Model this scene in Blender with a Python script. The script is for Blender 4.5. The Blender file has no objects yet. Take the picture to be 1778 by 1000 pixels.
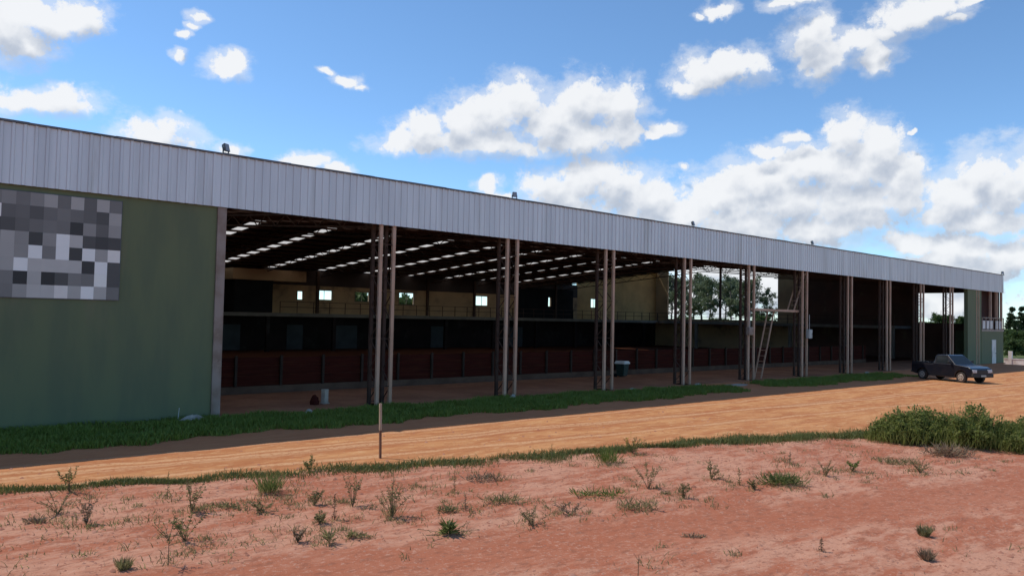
import bpy, math, random
import numpy as np
from mathutils import Vector, Matrix, noise as mnoise

S = bpy.context.scene
COL = S.collection
rad = math.radians

# ------------------------------------------------------------------ helpers
def link(o, parent=None):
    COL.objects.link(o)
    if parent is not None:
        o.parent = parent
    return o

def tag(o, label=None, cat=None, group=None, kind=None):
    if label: o['label'] = label
    if cat: o['category'] = cat
    if group: o['group'] = group
    if kind: o['kind'] = kind
    return o

def empty(name, loc=(0, 0, 0), rz=0.0):
    o = bpy.data.objects.new(name, None)
    o.empty_display_size = 0.3
    o.location = loc
    o.rotation_euler = (0, 0, rz)
    return link(o)

class MB:
    def __init__(s):
        s.v = []; s.f = []; s.m = []
    def add(s, vs, fs, mi=0):
        b = len(s.v)
        s.v += [tuple(p) for p in vs]
        for f in fs:
            s.f.append(tuple(b + i for i in f)); s.m.append(mi)
        return s
    def box(s, x0, x1, y0, y1, z0, z1, mi=0):
        vs = [(x, y, z) for z in (z0, z1) for y in (y0, y1) for x in (x0, x1)]
        return s.add(vs, [(0, 2, 3, 1), (4, 5, 7, 6), (0, 1, 5, 4), (1, 3, 7, 5), (3, 2, 6, 7), (2, 0, 4, 6)], mi)
    def bar(s, p, q, w, h=None, mi=0):
        p = Vector(p); q = Vector(q); d = (q - p).normalized(); h = h or w
        up = Vector((0, 0, 1)) if abs(d.z) < 0.9 else Vector((1, 0, 0))
        a = d.cross(up).normalized() * w / 2; b = a.cross(d).normalized() * h / 2
        vs = [c + sa * a + sb * b for c in (p, q) for sa, sb in ((-1, -1), (1, -1), (1, 1), (-1, 1))]
        return s.add(vs, [(0, 1, 2, 3), (7, 6, 5, 4), (0, 4, 5, 1), (1, 5, 6, 2), (2, 6, 7, 3), (3, 7, 4, 0)], mi)
    def tube(s, p, q, r, r2=None, n=8, mi=0, caps=True):
        p = Vector(p); q = Vector(q); d = (q - p).normalized(); r2 = r if r2 is None else r2
        up = Vector((0, 0, 1)) if abs(d.z) < 0.9 else Vector((1, 0, 0))
        a = d.cross(up).normalized(); b = a.cross(d).normalized()
        vs = []
        for c, rr in ((p, r), (q, r2)):
            for i in range(n):
                t = 2 * math.pi * i / n
                vs.append(c + (a * math.cos(t) + b * math.sin(t)) * rr)
        fs = [(i, (i + 1) % n, n + (i + 1) % n, n + i) for i in range(n)]
        if caps: fs += [tuple(range(n))[::-1], tuple(range(n, 2 * n))]
        return s.add(vs, fs, mi)
    def prism(s, poly, y0, y1, mi=0, taper=None):
        """side outline in x,z pushed from y0 to y1"""
        n = len(poly)
        vs = [(x, y0, z) for x, z in poly] + [(x, y1, z) for x, z in poly]
        fs = [tuple(range(n)), tuple(range(n, 2 * n))[::-1]] + [(i, n + i, n + (i + 1) % n, (i + 1) % n) for i in range(n)]
        return s.add(vs, fs, mi)
    def build(s, name, mat, parent=None, smooth=False, bevel=0):
        me = bpy.data.meshes.new(name)
        me.from_pydata(s.v, [], s.f)
        mats = mat if isinstance(mat, (list, tuple)) else [mat]
        for m in mats: me.materials.append(m)
        if len(mats) > 1: me.polygons.foreach_set('material_index', s.m)
        if smooth: me.polygons.foreach_set('use_smooth', [True] * len(s.f))
        me.update()
        o = bpy.data.objects.new(name, me)
        if bevel:
            b = o.modifiers.new('bevel', 'BEVEL'); b.width = bevel; b.segments = 2; b.limit_method = 'ANGLE'
            if smooth: o.modifiers.new('normals', 'WEIGHTED_NORMAL')
        return link(o, parent)

def np_mesh(name, verts, faces, mats, mi=None, parent=None, smooth=False):
    """verts (n,3), faces (m,k) with a constant k"""
    me = bpy.data.meshes.new(name)
    n = len(verts); m, k = faces.shape
    me.vertices.add(n); me.vertices.foreach_set('co', np.asarray(verts, np.float32).ravel())
    me.loops.add(m * k); me.loops.foreach_set('vertex_index', faces.astype(np.int32).ravel())
    me.polygons.add(m); me.polygons.foreach_set('loop_start', np.arange(0, m * k, k, dtype=np.int32))
    for x in (mats if isinstance(mats, (list, tuple)) else [mats]): me.materials.append(x)
    if mi is not None: me.polygons.foreach_set('material_index', np.asarray(mi, np.int32))
    if smooth: me.polygons.foreach_set('use_smooth', np.ones(m, bool))
    me.update(calc_edges=True); me.validate()
    return link(bpy.data.objects.new(name, me), parent)

# ------------------------------------------------------------------ materials
def nodes_of(name):
    m = bpy.data.materials.new(name); m.use_nodes = True
    nt = m.node_tree
    return m, nt, nt.nodes, nt.links, nt.nodes['Principled BSDF']

def mix_rgb(nt, fac, a, b, mode='MIX'):
    n = nt.nodes.new('ShaderNodeMix'); n.data_type = 'RGBA'; n.blend_type = mode
    for sock, val in ((n.inputs[0], fac), (n.inputs[6], a), (n.inputs[7], b)):
        if hasattr(val, 'is_linked') or isinstance(val, bpy.types.NodeSocket): nt.links.new(val, sock)
        elif isinstance(val, (tuple, list)): sock.default_value = (*val[:3], 1)
        else: sock.default_value = val
    return n.outputs[2]

def noise_tex(nt, vec, scale, detail=3, rough=0.55, dist=0.0):
    n = nt.nodes.new('ShaderNodeTexNoise')
    n.inputs['Scale'].default_value = scale; n.inputs['Detail'].default_value = detail
    n.inputs['Roughness'].default_value = rough; n.inputs['Distortion'].default_value = dist
    nt.links.new(vec, n.inputs['Vector'])
    return n.outputs[0]

def mapping(nt, vec, scale=(1, 1, 1), rot=(0, 0, 0), loc=(0, 0, 0)):
    n = nt.nodes.new('ShaderNodeMapping')
    n.inputs['Scale'].default_value = scale; n.inputs['Rotation'].default_value = rot; n.inputs['Location'].default_value = loc
    nt.links.new(vec, n.inputs['Vector'])
    return n.outputs[0]

def ramp(nt, fac, lo, hi, smooth=True):
    n = nt.nodes.new('ShaderNodeMapRange')
    n.interpolation_type = 'SMOOTHSTEP' if smooth else 'LINEAR'
    n.inputs[1].default_value = lo; n.inputs[2].default_value = hi
    nt.links.new(fac, n.inputs[0])
    return n.outputs[0]

def math_n(nt, op, a, b=None, c=None):
    n = nt.nodes.new('ShaderNodeMath'); n.operation = op
    for i, v in enumerate((a, b, c)):
        if v is None: continue
        if isinstance(v, bpy.types.NodeSocket): nt.links.new(v, n.inputs[i])
        else: n.inputs[i].default_value = v
    return n.outputs[0]

def objco(nt):
    return nt.nodes.new('ShaderNodeTexCoord').outputs['Object']

def bump(nt, bs, h, strength=0.5, dist=0.02):
    n = nt.nodes.new('ShaderNodeBump')
    n.inputs['Strength'].default_value = strength; n.inputs['Distance'].default_value = dist
    nt.links.new(h, n.inputs['Height']); nt.links.new(n.outputs[0], bs.inputs['Normal'])

def MAT(name, c1, c2=None, scale=2.0, rough=0.7, metal=0.0, stretch=(1, 1, 1), bmp=0.0, bscale=30, dirt=None, dscale=0.6, spec=0.5, lo=.35, hi=.65):
    m, nt, N, L, bs = nodes_of(name)
    co = mapping(nt, objco(nt), stretch)
    c2 = c2 or tuple(x * 0.75 for x in c1)
    f = ramp(nt, noise_tex(nt, co, scale, 4), lo, hi)
    c = mix_rgb(nt, f, c1, c2)
    if dirt:
        c = mix_rgb(nt, ramp(nt, noise_tex(nt, co, dscale, 5, 0.7), 0.52, 0.72), c, dirt)
    L.new(c, bs.inputs['Base Color'])
    bs.inputs['Roughness'].default_value = rough; bs.inputs['Metallic'].default_value = metal
    bs.inputs['Specular IOR Level'].default_value = spec
    if bmp: bump(nt, bs, noise_tex(nt, co, bscale, 4), bmp)
    return m

def LEAF(name, c1, c2, trans=0.25, rough=0.55):
    m, nt, N, L, bs = nodes_of(name)
    g = N.new('ShaderNodeNewGeometry')
    c = mix_rgb(nt, g.outputs['Random Per Island'], c1, c2)
    L.new(c, bs.inputs['Base Color']); bs.inputs['Roughness'].default_value = rough
    bs.inputs['Specular IOR Level'].default_value = 0.25
    t = N.new('ShaderNodeBsdfTranslucent'); L.new(c, t.inputs['Color'])
    mx = N.new('ShaderNodeMixShader'); mx.inputs[0].default_value = trans
    L.new(bs.outputs[0], mx.inputs[1]); L.new(t.outputs[0], mx.inputs[2])
    L.new(mx.outputs[0], N['Material Output'].inputs[0])
    return m

M = {}
M['green_wall'] = MAT('green_wall_paint', (.145, .168, .082), (.122, .146, .078), 1.1, .8, stretch=(1.6, 1, .35), bmp=.15, bscale=60, dirt=(.165, .165, .09), dscale=.35)
M['galv'] = MAT('galvanised_sheet', (.70, .70, .695), (.61, .61, .61), .9, .42, .2, stretch=(2.2, 1, .14), dirt=(.53, .52, .50), dscale=.7)
M['cap'] = MAT('roof_edge_cap', (.16, .17, .19), (.10, .11, .12), 1.5, .6, .2)
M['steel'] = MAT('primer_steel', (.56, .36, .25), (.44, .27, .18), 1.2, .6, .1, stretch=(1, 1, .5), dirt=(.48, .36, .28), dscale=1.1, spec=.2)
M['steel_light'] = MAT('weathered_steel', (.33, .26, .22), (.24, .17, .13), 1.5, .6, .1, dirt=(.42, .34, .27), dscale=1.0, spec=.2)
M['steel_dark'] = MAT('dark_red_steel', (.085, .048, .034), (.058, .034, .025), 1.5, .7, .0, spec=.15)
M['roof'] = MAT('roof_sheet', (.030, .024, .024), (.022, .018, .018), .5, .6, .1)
M['tan'] = MAT('tan_wall_paint', (.47, .31, .165), (.38, .25, .14), .5, .85, dirt=(.10, .075, .05), dscale=.25)
M['tan_light'] = MAT('tan_block_wall', (.52, .32, .125), (.42, .26, .10), .5, .85, dirt=(.32, .20, .09), dscale=.25)
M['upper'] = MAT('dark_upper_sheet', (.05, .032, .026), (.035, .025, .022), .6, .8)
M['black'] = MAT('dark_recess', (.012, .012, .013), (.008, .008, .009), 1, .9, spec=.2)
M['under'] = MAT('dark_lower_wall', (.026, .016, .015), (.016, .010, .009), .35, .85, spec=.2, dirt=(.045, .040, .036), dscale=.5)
M['slab'] = MAT('concrete_slab', (.22, .19, .16), (.16, .14, .12), .8, .9, bmp=.2)
M['concrete'] = MAT('grey_concrete', (.44, .38, .31), (.32, .27, .22), 3, .9, bmp=.5, bscale=25)
def floor_material():
    m, nt, N, L, bs = nodes_of('trodden_earth')
    co = objco(nt); n1 = noise_tex(nt, co, .4, 5, .65); n2 = noise_tex(nt, co, 6, 5, .7)
    c = mix_rgb(nt, ramp(nt, n1, .38, .62), (.46, .21, .115), (.34, .15, .085))
    sp = N.new('ShaderNodeSeparateXYZ'); L.new(co, sp.inputs[0])     # earth beyond the barrier coloured darker to imitate deep indoor shade
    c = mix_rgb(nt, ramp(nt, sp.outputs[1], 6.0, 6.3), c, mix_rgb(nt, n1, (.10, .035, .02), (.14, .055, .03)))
    c = mix_rgb(nt, math_n(nt, 'MULTIPLY', ramp(nt, n2, .52, .68), .4), c, (.20, .085, .05))
    L.new(c, bs.inputs['Base Color']); bs.inputs['Roughness'].default_value = .95; bs.inputs['Specular IOR Level'].default_value = .05
    bump(nt, bs, n2, .4, .03)
    return m
M['dirtfloor'] = floor_material()
M['redwood'] = MAT('dark_red_boards', (.062, .013, .009), (.042, .010, .007), 1.5, .8, stretch=(.4, 1, 6), dirt=(.075, .024, .012), dscale=1.2, spec=.06)
M['post'] = MAT('grey_wood_post', (.06, .042, .034), (.04, .03, .023), 3, .85, spec=.1, stretch=(4, 4, .6))
M['white'] = MAT('white_paint', (.75, .74, .70), (.62, .60, .56), 1.2, .6, dirt=(.50, .44, .38), dscale=1.0)
M['bin_green'] = MAT('dark_green_plastic', (.012, .035, .030), (.010, .028, .024), 2, .45)
M['greybox'] = MAT('grey_enamel', (.45, .45, .42), (.36, .36, .33), 3, .5)
M['lamp'] = MAT('lamp_housing', (.10, .11, .11), (.07, .075, .08), 3, .5)
M['lampglass'] = MAT('lamp_glass', (.30, .32, .33), (.24, .26, .28), 3, .15)
M['wood'] = MAT('stake_wood', (.22, .10, .055), (.14, .06, .035), 5, .85, stretch=(4, 4, .6))
M['wood_pale'] = MAT('stake_pale', (.46, .33, .23), (.36, .25, .17), 5, .8, stretch=(4, 4, .6))
M['window'] = MAT('window_frame', (.20, .16, .11), (.15, .12, .08), 3, .7)
M['bark'] = MAT('bark', (.14, .11, .085), (.07, .055, .042), 2, .9, stretch=(3, 3, .5), bmp=.5, bscale=8)
M['stem'] = MAT('weed_stem', (.13, .085, .045), (.09, .085, .035), 6, .8)
M['leaf_gum'] = LEAF('gum_leaves', (.10, .130, .065), (.19, .215, .12), .5)
M['leaf_dark'] = LEAF('dark_leaves', (.022, .042, .016), (.060, .085, .028), .35)
M['leaf_bush'] = LEAF('bush_leaves', (.12, .16, .034), (.30, .31, .10), .6)
M['leaf_hedge'] = LEAF('hedge_leaves', (.045, .085, .025), (.12, .16, .05), .4)
M['leaf_green'] = LEAF('weed_leaves_green', (.10, .135, .036), (.24, .26, .095), .6)
M['leaf_olive'] = LEAF('weed_leaves_olive', (.165, .160, .065), (.33, .285, .14), .6)
M['leaf_bright'] = LEAF('weed_leaves_bright', (.09, .15, .025), (.17, .22, .05), .3)
M['leaf_dry'] = LEAF('weed_leaves_dry', (.19, .125, .075), (.33, .24, .15), .15)
M['leaf_red'] = LEAF('weed_leaves_reddish', (.14, .070, .035), (.15, .10, .05), .2)
M['grass'] = LEAF('shade_grass', (.125, .185, .024), (.225, .270, .055), .25)
M['verge'] = LEAF('verge_grass', (.090, .125, .030), (.22, .215, .075), .25)
M['leaf_yellow'] = LEAF('yellow_petals', (.45, .33, .04), (.55, .42, .08), .2)

# ------------------------------------------------------------------ camera, sun, sky
CAM_POS = Vector((0.0, -23.88, 3.27))
A, PITCH, ROLL = 0.848, 0.0375, 0.021
F = Vector((math.cos(A) * math.cos(PITCH), math.sin(A) * math.cos(PITCH), math.sin(PITCH)))
R = Vector((math.sin(A), -math.cos(A), 0)); U = R.cross(F)
R2 = R * math.cos(ROLL) + U * math.sin(ROLL); U2 = -R * math.sin(ROLL) + U * math.cos(ROLL)
cd = bpy.data.cameras.new('camera'); cam = link(bpy.data.objects.new('camera', cd))
cd.sensor_width = 36; cd.lens = 36 * 1350 / 1778; cd.clip_start = 0.1; cd.clip_end = 6000
m3 = Matrix((R2, U2, -F)).transposed()
cam.matrix_world = Matrix.Translation(CAM_POS) @ m3.to_4x4()
S.camera = cam

SUN_DIR = Vector((-3.0, 5.15, 8.07)).normalized()      # towards the sun
SUN_EL = math.asin(SUN_DIR.z)
ld = bpy.data.lights.new('sun', 'SUN'); ld.energy = 2.4; ld.angle = rad(0.53); ld.color = (1.0, 0.94, 0.84)
sun = link(bpy.data.objects.new('sun', ld)); sun.location = (0, 0, 60)
sun.rotation_euler = (-SUN_DIR).to_track_quat('-Z', 'Y').to_euler()

# cumulus clouds: (azimuth from +Y, elevation, half width, half height) in radians, fixed in the sky
CLOUDS=[(0.1399,0.299,0.0402,0.0313),(0.1772,0.3125,0.0393,0.0186),(0.2108,0.3178,0.0278,0.0177),(0.162,0.2829,0.0245,0.0129),(0.1724,0.2263,0.0389,0.0133),(0.1916,0.2305,0.0237,0.0147),
    (0.1432,0.2192,0.0159,0.0084),(0.2712,0.2065,0.0257,0.0155),(0.3017,0.2121,0.0213,0.0183),(0.2867,0.1985,0.0437,0.013),(0.3598,0.2911,0.0238,0.0116),(0.3695,0.2968,0.0132,0.009),
    (0.3068,0.2974,0.0088,0.0044),(0.3288,0.3391,0.009,0.0056),(0.3085,0.3197,0.0076,0.0044),(0.3195,0.3289,0.0076,0.0037),(0.508,0.2855,0.0201,0.0068),(0.4799,0.2953,0.0113,0.004),
    (0.5261,0.2807,0.0086,0.0034),(0.4651,0.184,0.0309,0.0126),(0.479,0.1898,0.0183,0.0098),(0.5005,0.1785,0.0156,0.0085),(0.3698,0.1923,0.0158,0.0068),(0.5715,0.2173,0.0219,0.0127),
    (0.604,0.2345,0.0332,0.0197),(0.6519,0.2471,0.0372,0.0225),(0.6889,0.2589,0.0448,0.0266),(0.7297,0.2739,0.0374,0.0264),(0.7712,0.2534,0.0446,0.0281),(0.8154,0.2745,0.0369,0.0291),
    (0.8562,0.2637,0.0293,0.0291),(0.8014,0.2323,0.0663,0.0198),(0.6972,0.2236,0.0895,0.0171),(0.6229,0.2176,0.0668,0.0128),(0.8603,0.2355,0.0263,0.0211),(0.9076,0.2383,0.0187,0.0084),
    (0.8968,0.2308,0.0101,0.0056),(0.773,0.1636,0.0407,0.0305),(0.8171,0.1821,0.0404,0.0302),(0.8578,0.1677,0.0364,0.0302),(0.8907,0.1532,0.036,0.0287),(0.8032,0.1348,0.0588,0.0292),
    (0.6835,0.1691,0.0164,0.0102),(0.7062,0.1537,0.0164,0.0066),(0.9952,0.3116,0.0426,0.0198),(0.9673,0.3046,0.0349,0.02),(0.9463,0.2887,0.0283,0.0102),(1.0228,0.3144,0.0217,0.0144),
    (0.9806,0.3725,0.0182,0.0077),(1.0494,0.3744,0.0201,0.0063),(1.0694,0.3774,0.0263,0.0056),(0.9559,0.3677,0.0099,0.0039),(1.0895,0.3377,0.0297,0.0251),(1.1027,0.3142,0.0256,0.0216),
    (1.1345,0.3267,0.0286,0.0149),(1.1595,0.3051,0.0243,0.0137),(1.1898,0.3473,0.0353,0.0168),(1.2193,0.3519,0.0353,0.0141),(1.1717,0.3284,0.0181,0.0098),(1.2535,0.3494,0.0221,0.0046),
    (1.2365,0.3374,0.0125,0.0041),(1.1287,0.2211,0.0274,0.0236),(1.1598,0.2058,0.0302,0.026),(1.1841,0.1748,0.0283,0.0286),(1.1351,0.1843,0.0549,0.0305),(1.084,0.187,0.0512,0.0243),
    (1.0309,0.1754,0.0532,0.0262),(0.99,0.1555,0.0478,0.0281),(1.0579,0.1468,0.0648,0.0344),(1.1353,0.1442,0.0548,0.0335),(1.1902,0.1451,0.0292,0.0261),(1.0706,0.2215,0.0197,0.0081),
    (1.0373,0.2082,0.0241,0.0096),(0.934,0.1349,0.0631,0.0286),(1.0178,0.1198,0.0796,0.0316),(1.0974,0.1114,0.0627,0.0233),(1.1478,0.1236,0.0364,0.0201),(1.2421,0.1455,0.033,0.0254),
    (1.2643,0.163,0.0296,0.025),(1.2859,0.149,0.0262,0.0278),(1.3122,0.1594,0.0253,0.0273),(1.2365,0.1267,0.0386,0.0154),(1.2751,0.1154,0.0471,0.0125),(1.202,0.0955,0.0401,0.0157),
    (1.2533,0.0877,0.0483,0.0166),(1.2963,0.0802,0.0408,0.0211),(1.2308,0.0753,0.0496,0.0116),(1.2642,0.062,0.0578,0.0165),(0.9495,0.0268,0.0826,0.0289),(1.032,0.0421,0.0722,0.0282),
    (0.9909,0.0631,0.0676,0.0214),(1.2309,0.03,0.0601,0.0227),(1.1844,0.0429,0.0521,0.0199),(0.9404,0.1918,0.005,0.0035),(1.1989,0.2176,0.0059,0.0026),(1.3426,0.1925,0.0385,0.0235),
    (1.3674,0.2642,0.0281,0.0141),(1.4037,0.14,0.0517,0.0341),(0.0899,0.2769,0.0299,0.0223),(0.0597,0.1968,0.0333,0.017),(0.0127,0.243,0.0355,0.016)]

def sky_world():
    w = bpy.data.worlds.new('World'); S.world = w; w.use_nodes = True
    nt = w.node_tree; N = nt.nodes; L = nt.links
    N.clear()
    out = N.new('ShaderNodeOutputWorld')
    sky = N.new('ShaderNodeTexSky'); sky.sky_type = 'NISHITA'; sky.sun_disc = False
    sky.sun_elevation = SUN_EL; sky.sun_rotation = math.atan2(SUN_DIR.x, SUN_DIR.y)
    sky.altitude = 2500; sky.air_density = 1.0; sky.dust_density = SKY_DUST; sky.ozone_density = 3.5
    bg = N.new('ShaderNodeBackground'); bg.inputs[1].default_value = SKY_STRENGTH
    L.new(mix_rgb(nt, 1.0, sky.outputs[0], (0.84, 0.98, 1.0), 'MULTIPLY'), bg.inputs[0])
    # group: cloud density field over (azimuth, elevation)
    g = bpy.data.node_groups.new('cloud_field', 'ShaderNodeTree')
    g.interface.new_socket('P', in_out='INPUT', socket_type='NodeSocketVector')
    g.interface.new_socket('D', in_out='OUTPUT', socket_type='NodeSocketFloat')
    gi = g.nodes.new('NodeGroupInput'); go = g.nodes.new('NodeGroupOutput')
    acc = None
    for a, e, ra, re in CLOUDS:
        ra = abs(ra); re = abs(re)
        v = g.nodes.new('ShaderNodeVectorMath'); v.operation = 'MULTIPLY_ADD'
        g.links.new(gi.outputs[0], v.inputs[0])
        v.inputs[1].default_value = (1 / ra, 1 / re, 0); v.inputs[2].default_value = (-a / ra, -e / re, 0)
        l = g.nodes.new('ShaderNodeVectorMath'); l.operation = 'LENGTH'; g.links.new(v.outputs[0], l.inputs[0])
        if acc is None: acc = l.outputs['Value']
        else:
            k = g.nodes.new('ShaderNodeMath'); k.operation = 'SMOOTH_MIN'; k.inputs[2].default_value = 0.25
            g.links.new(acc, k.inputs[0]); g.links.new(l.outputs['Value'], k.inputs[1]); acc = k.outputs[0]
    g.links.new(acc, go.inputs[0])
    tc = N.new('ShaderNodeTexCoord'); d = tc.outputs['Generated']
    sp = N.new('ShaderNodeSeparateXYZ'); L.new(d, sp.inputs[0])
    az = math_n(nt, 'ARCTAN2', sp.outputs[0], sp.outputs[1]); el = math_n(nt, 'ARCSINE', sp.outputs[2])
    cb = N.new('ShaderNodeCombineXYZ'); L.new(az, cb.inputs[0]); L.new(el, cb.inputs[1])
    # billow warp, two sizes
    def centred_noise(scale, detail, amp):
        n = N.new('ShaderNodeTexNoise'); n.inputs['Scale'].default_value = scale; n.inputs['Detail'].default_value = detail
        n.inputs['Roughness'].default_value = 0.6
        L.new(d, n.inputs['Vector'])
        v = N.new('ShaderNodeVectorMath'); v.operation = 'MULTIPLY_ADD'
        L.new(n.outputs['Color'], v.inputs[0]); v.inputs[1].default_value = (amp, amp * .7, 0); v.inputs[2].default_value = (-amp / 2, -amp * .35, 0)
        return v.outputs[0]
    def vadd(a, b):
        v = N.new('ShaderNodeVectorMath'); v.operation = 'ADD'; L.new(a, v.inputs[0])
        if isinstance(b, tuple): v.inputs[1].default_value = b
        else: L.new(b, v.inputs[1])
        return v.outputs[0]
    P = vadd(vadd(cb.outputs[0], centred_noise(14, 3, .055)), centred_noise(55, 6, .017))
    def field(vec):
        n = N.new('ShaderNodeGroup'); n.node_tree = g; L.new(vec, n.inputs[0]); return n.outputs[0]
    d0 = field(P)                                   # 0 in the heart, 1 at the rim
    d1 = field(vadd(P, (-0.006, 0.024, 0)))         # how deep is the cloud between here and the sun
    def voro(vec, scale):
        n = N.new('ShaderNodeTexVoronoi'); n.feature = 'F1'; n.inputs['Scale'].default_value = scale; L.new(vec, n.inputs['Vector']); return n.outputs['Distance']
    dw = vadd(d, centred_noise(45, 3, .022))
    off = (0.004, -0.003, -0.011)
    v1 = voro(dw, 30); v2 = voro(dw, 75); v1s = voro(vadd(dw, off), 30); v2s = voro(vadd(dw, tuple(o * .45 for o in off)), 75)
    puff = noise_tex(nt, d, 40, 8, 0.66)
    def wsum(*terms):
        acc = None
        for sock, k, c in terms:
            t = math_n(nt, 'MULTIPLY_ADD', sock, k, -k * c); acc = t if acc is None else math_n(nt, 'ADD', acc, t)
        return acc
    edge = wsum((d0, 1, .14), (v1, .50, .46), (v2, .34, .46), (puff, 1.0, .5))
    wisp = noise_tex(nt, mapping(nt, d, (1, 1, 1.7)), 22, 7, 0.68)
    veil = ramp(nt, wsum((d0, 1, 0), (wisp, 2.6, .5)), 1.75, 0.75)
    fray = noise_tex(nt, d, 130, 6, 0.7)
    edge = wsum((edge, 1, 0), (fray, 1.0, .5))
    dens = math_n(nt, 'MAXIMUM', ramp(nt, edge, 1.16, 0.58), math_n(nt, 'MULTIPLY', veil, .5))
    lit = wsum((d1, .80, 0), (d0, -.80, 0), (v1, -.60, .46), (v2, -.34, .46), (v1s, .50, .46), (v2s, .34, .46), (edge, .36, .6), (puff, -.5, .5))
    lit = ramp(nt, lit, -0.64, 0.48)
    cc = mix_rgb(nt, lit, CLOUD_DARK, CLOUD_LIT)
    cb2 = N.new('ShaderNodeBackground'); L.new(cc, cb2.inputs[0]); cb2.inputs[1].default_value = 1.0
    mx = N.new('ShaderNodeMixShader'); L.new(math_n(nt, 'MULTIPLY', dens, 0.97), mx.inputs[0])
    L.new(bg.outputs[0], mx.inputs[1]); L.new(cb2.outputs[0], mx.inputs[2])
    L.new(mx.outputs[0], out.inputs[0])
    w.cycles.sampling_method = 'MANUAL'; w.cycles.sample_map_resolution = 512

SKY_STRENGTH = 0.13
SKY_DUST = 0.0
CLOUD_DARK = (0.34, 0.38, 0.45); CLOUD_LIT = (0.63, 0.64, 0.655)
sky_world()
S.view_settings.view_transform = 'Standard'; S.view_settings.look = 'None'
S.view_settings.exposure = 0.53; S.view_settings.gamma = 1.0
S.render.engine = 'CYCLES'
S.cycles.max_bounces = 6; S.cycles.diffuse_bounces = 3; S.cycles.use_denoising = True

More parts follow.
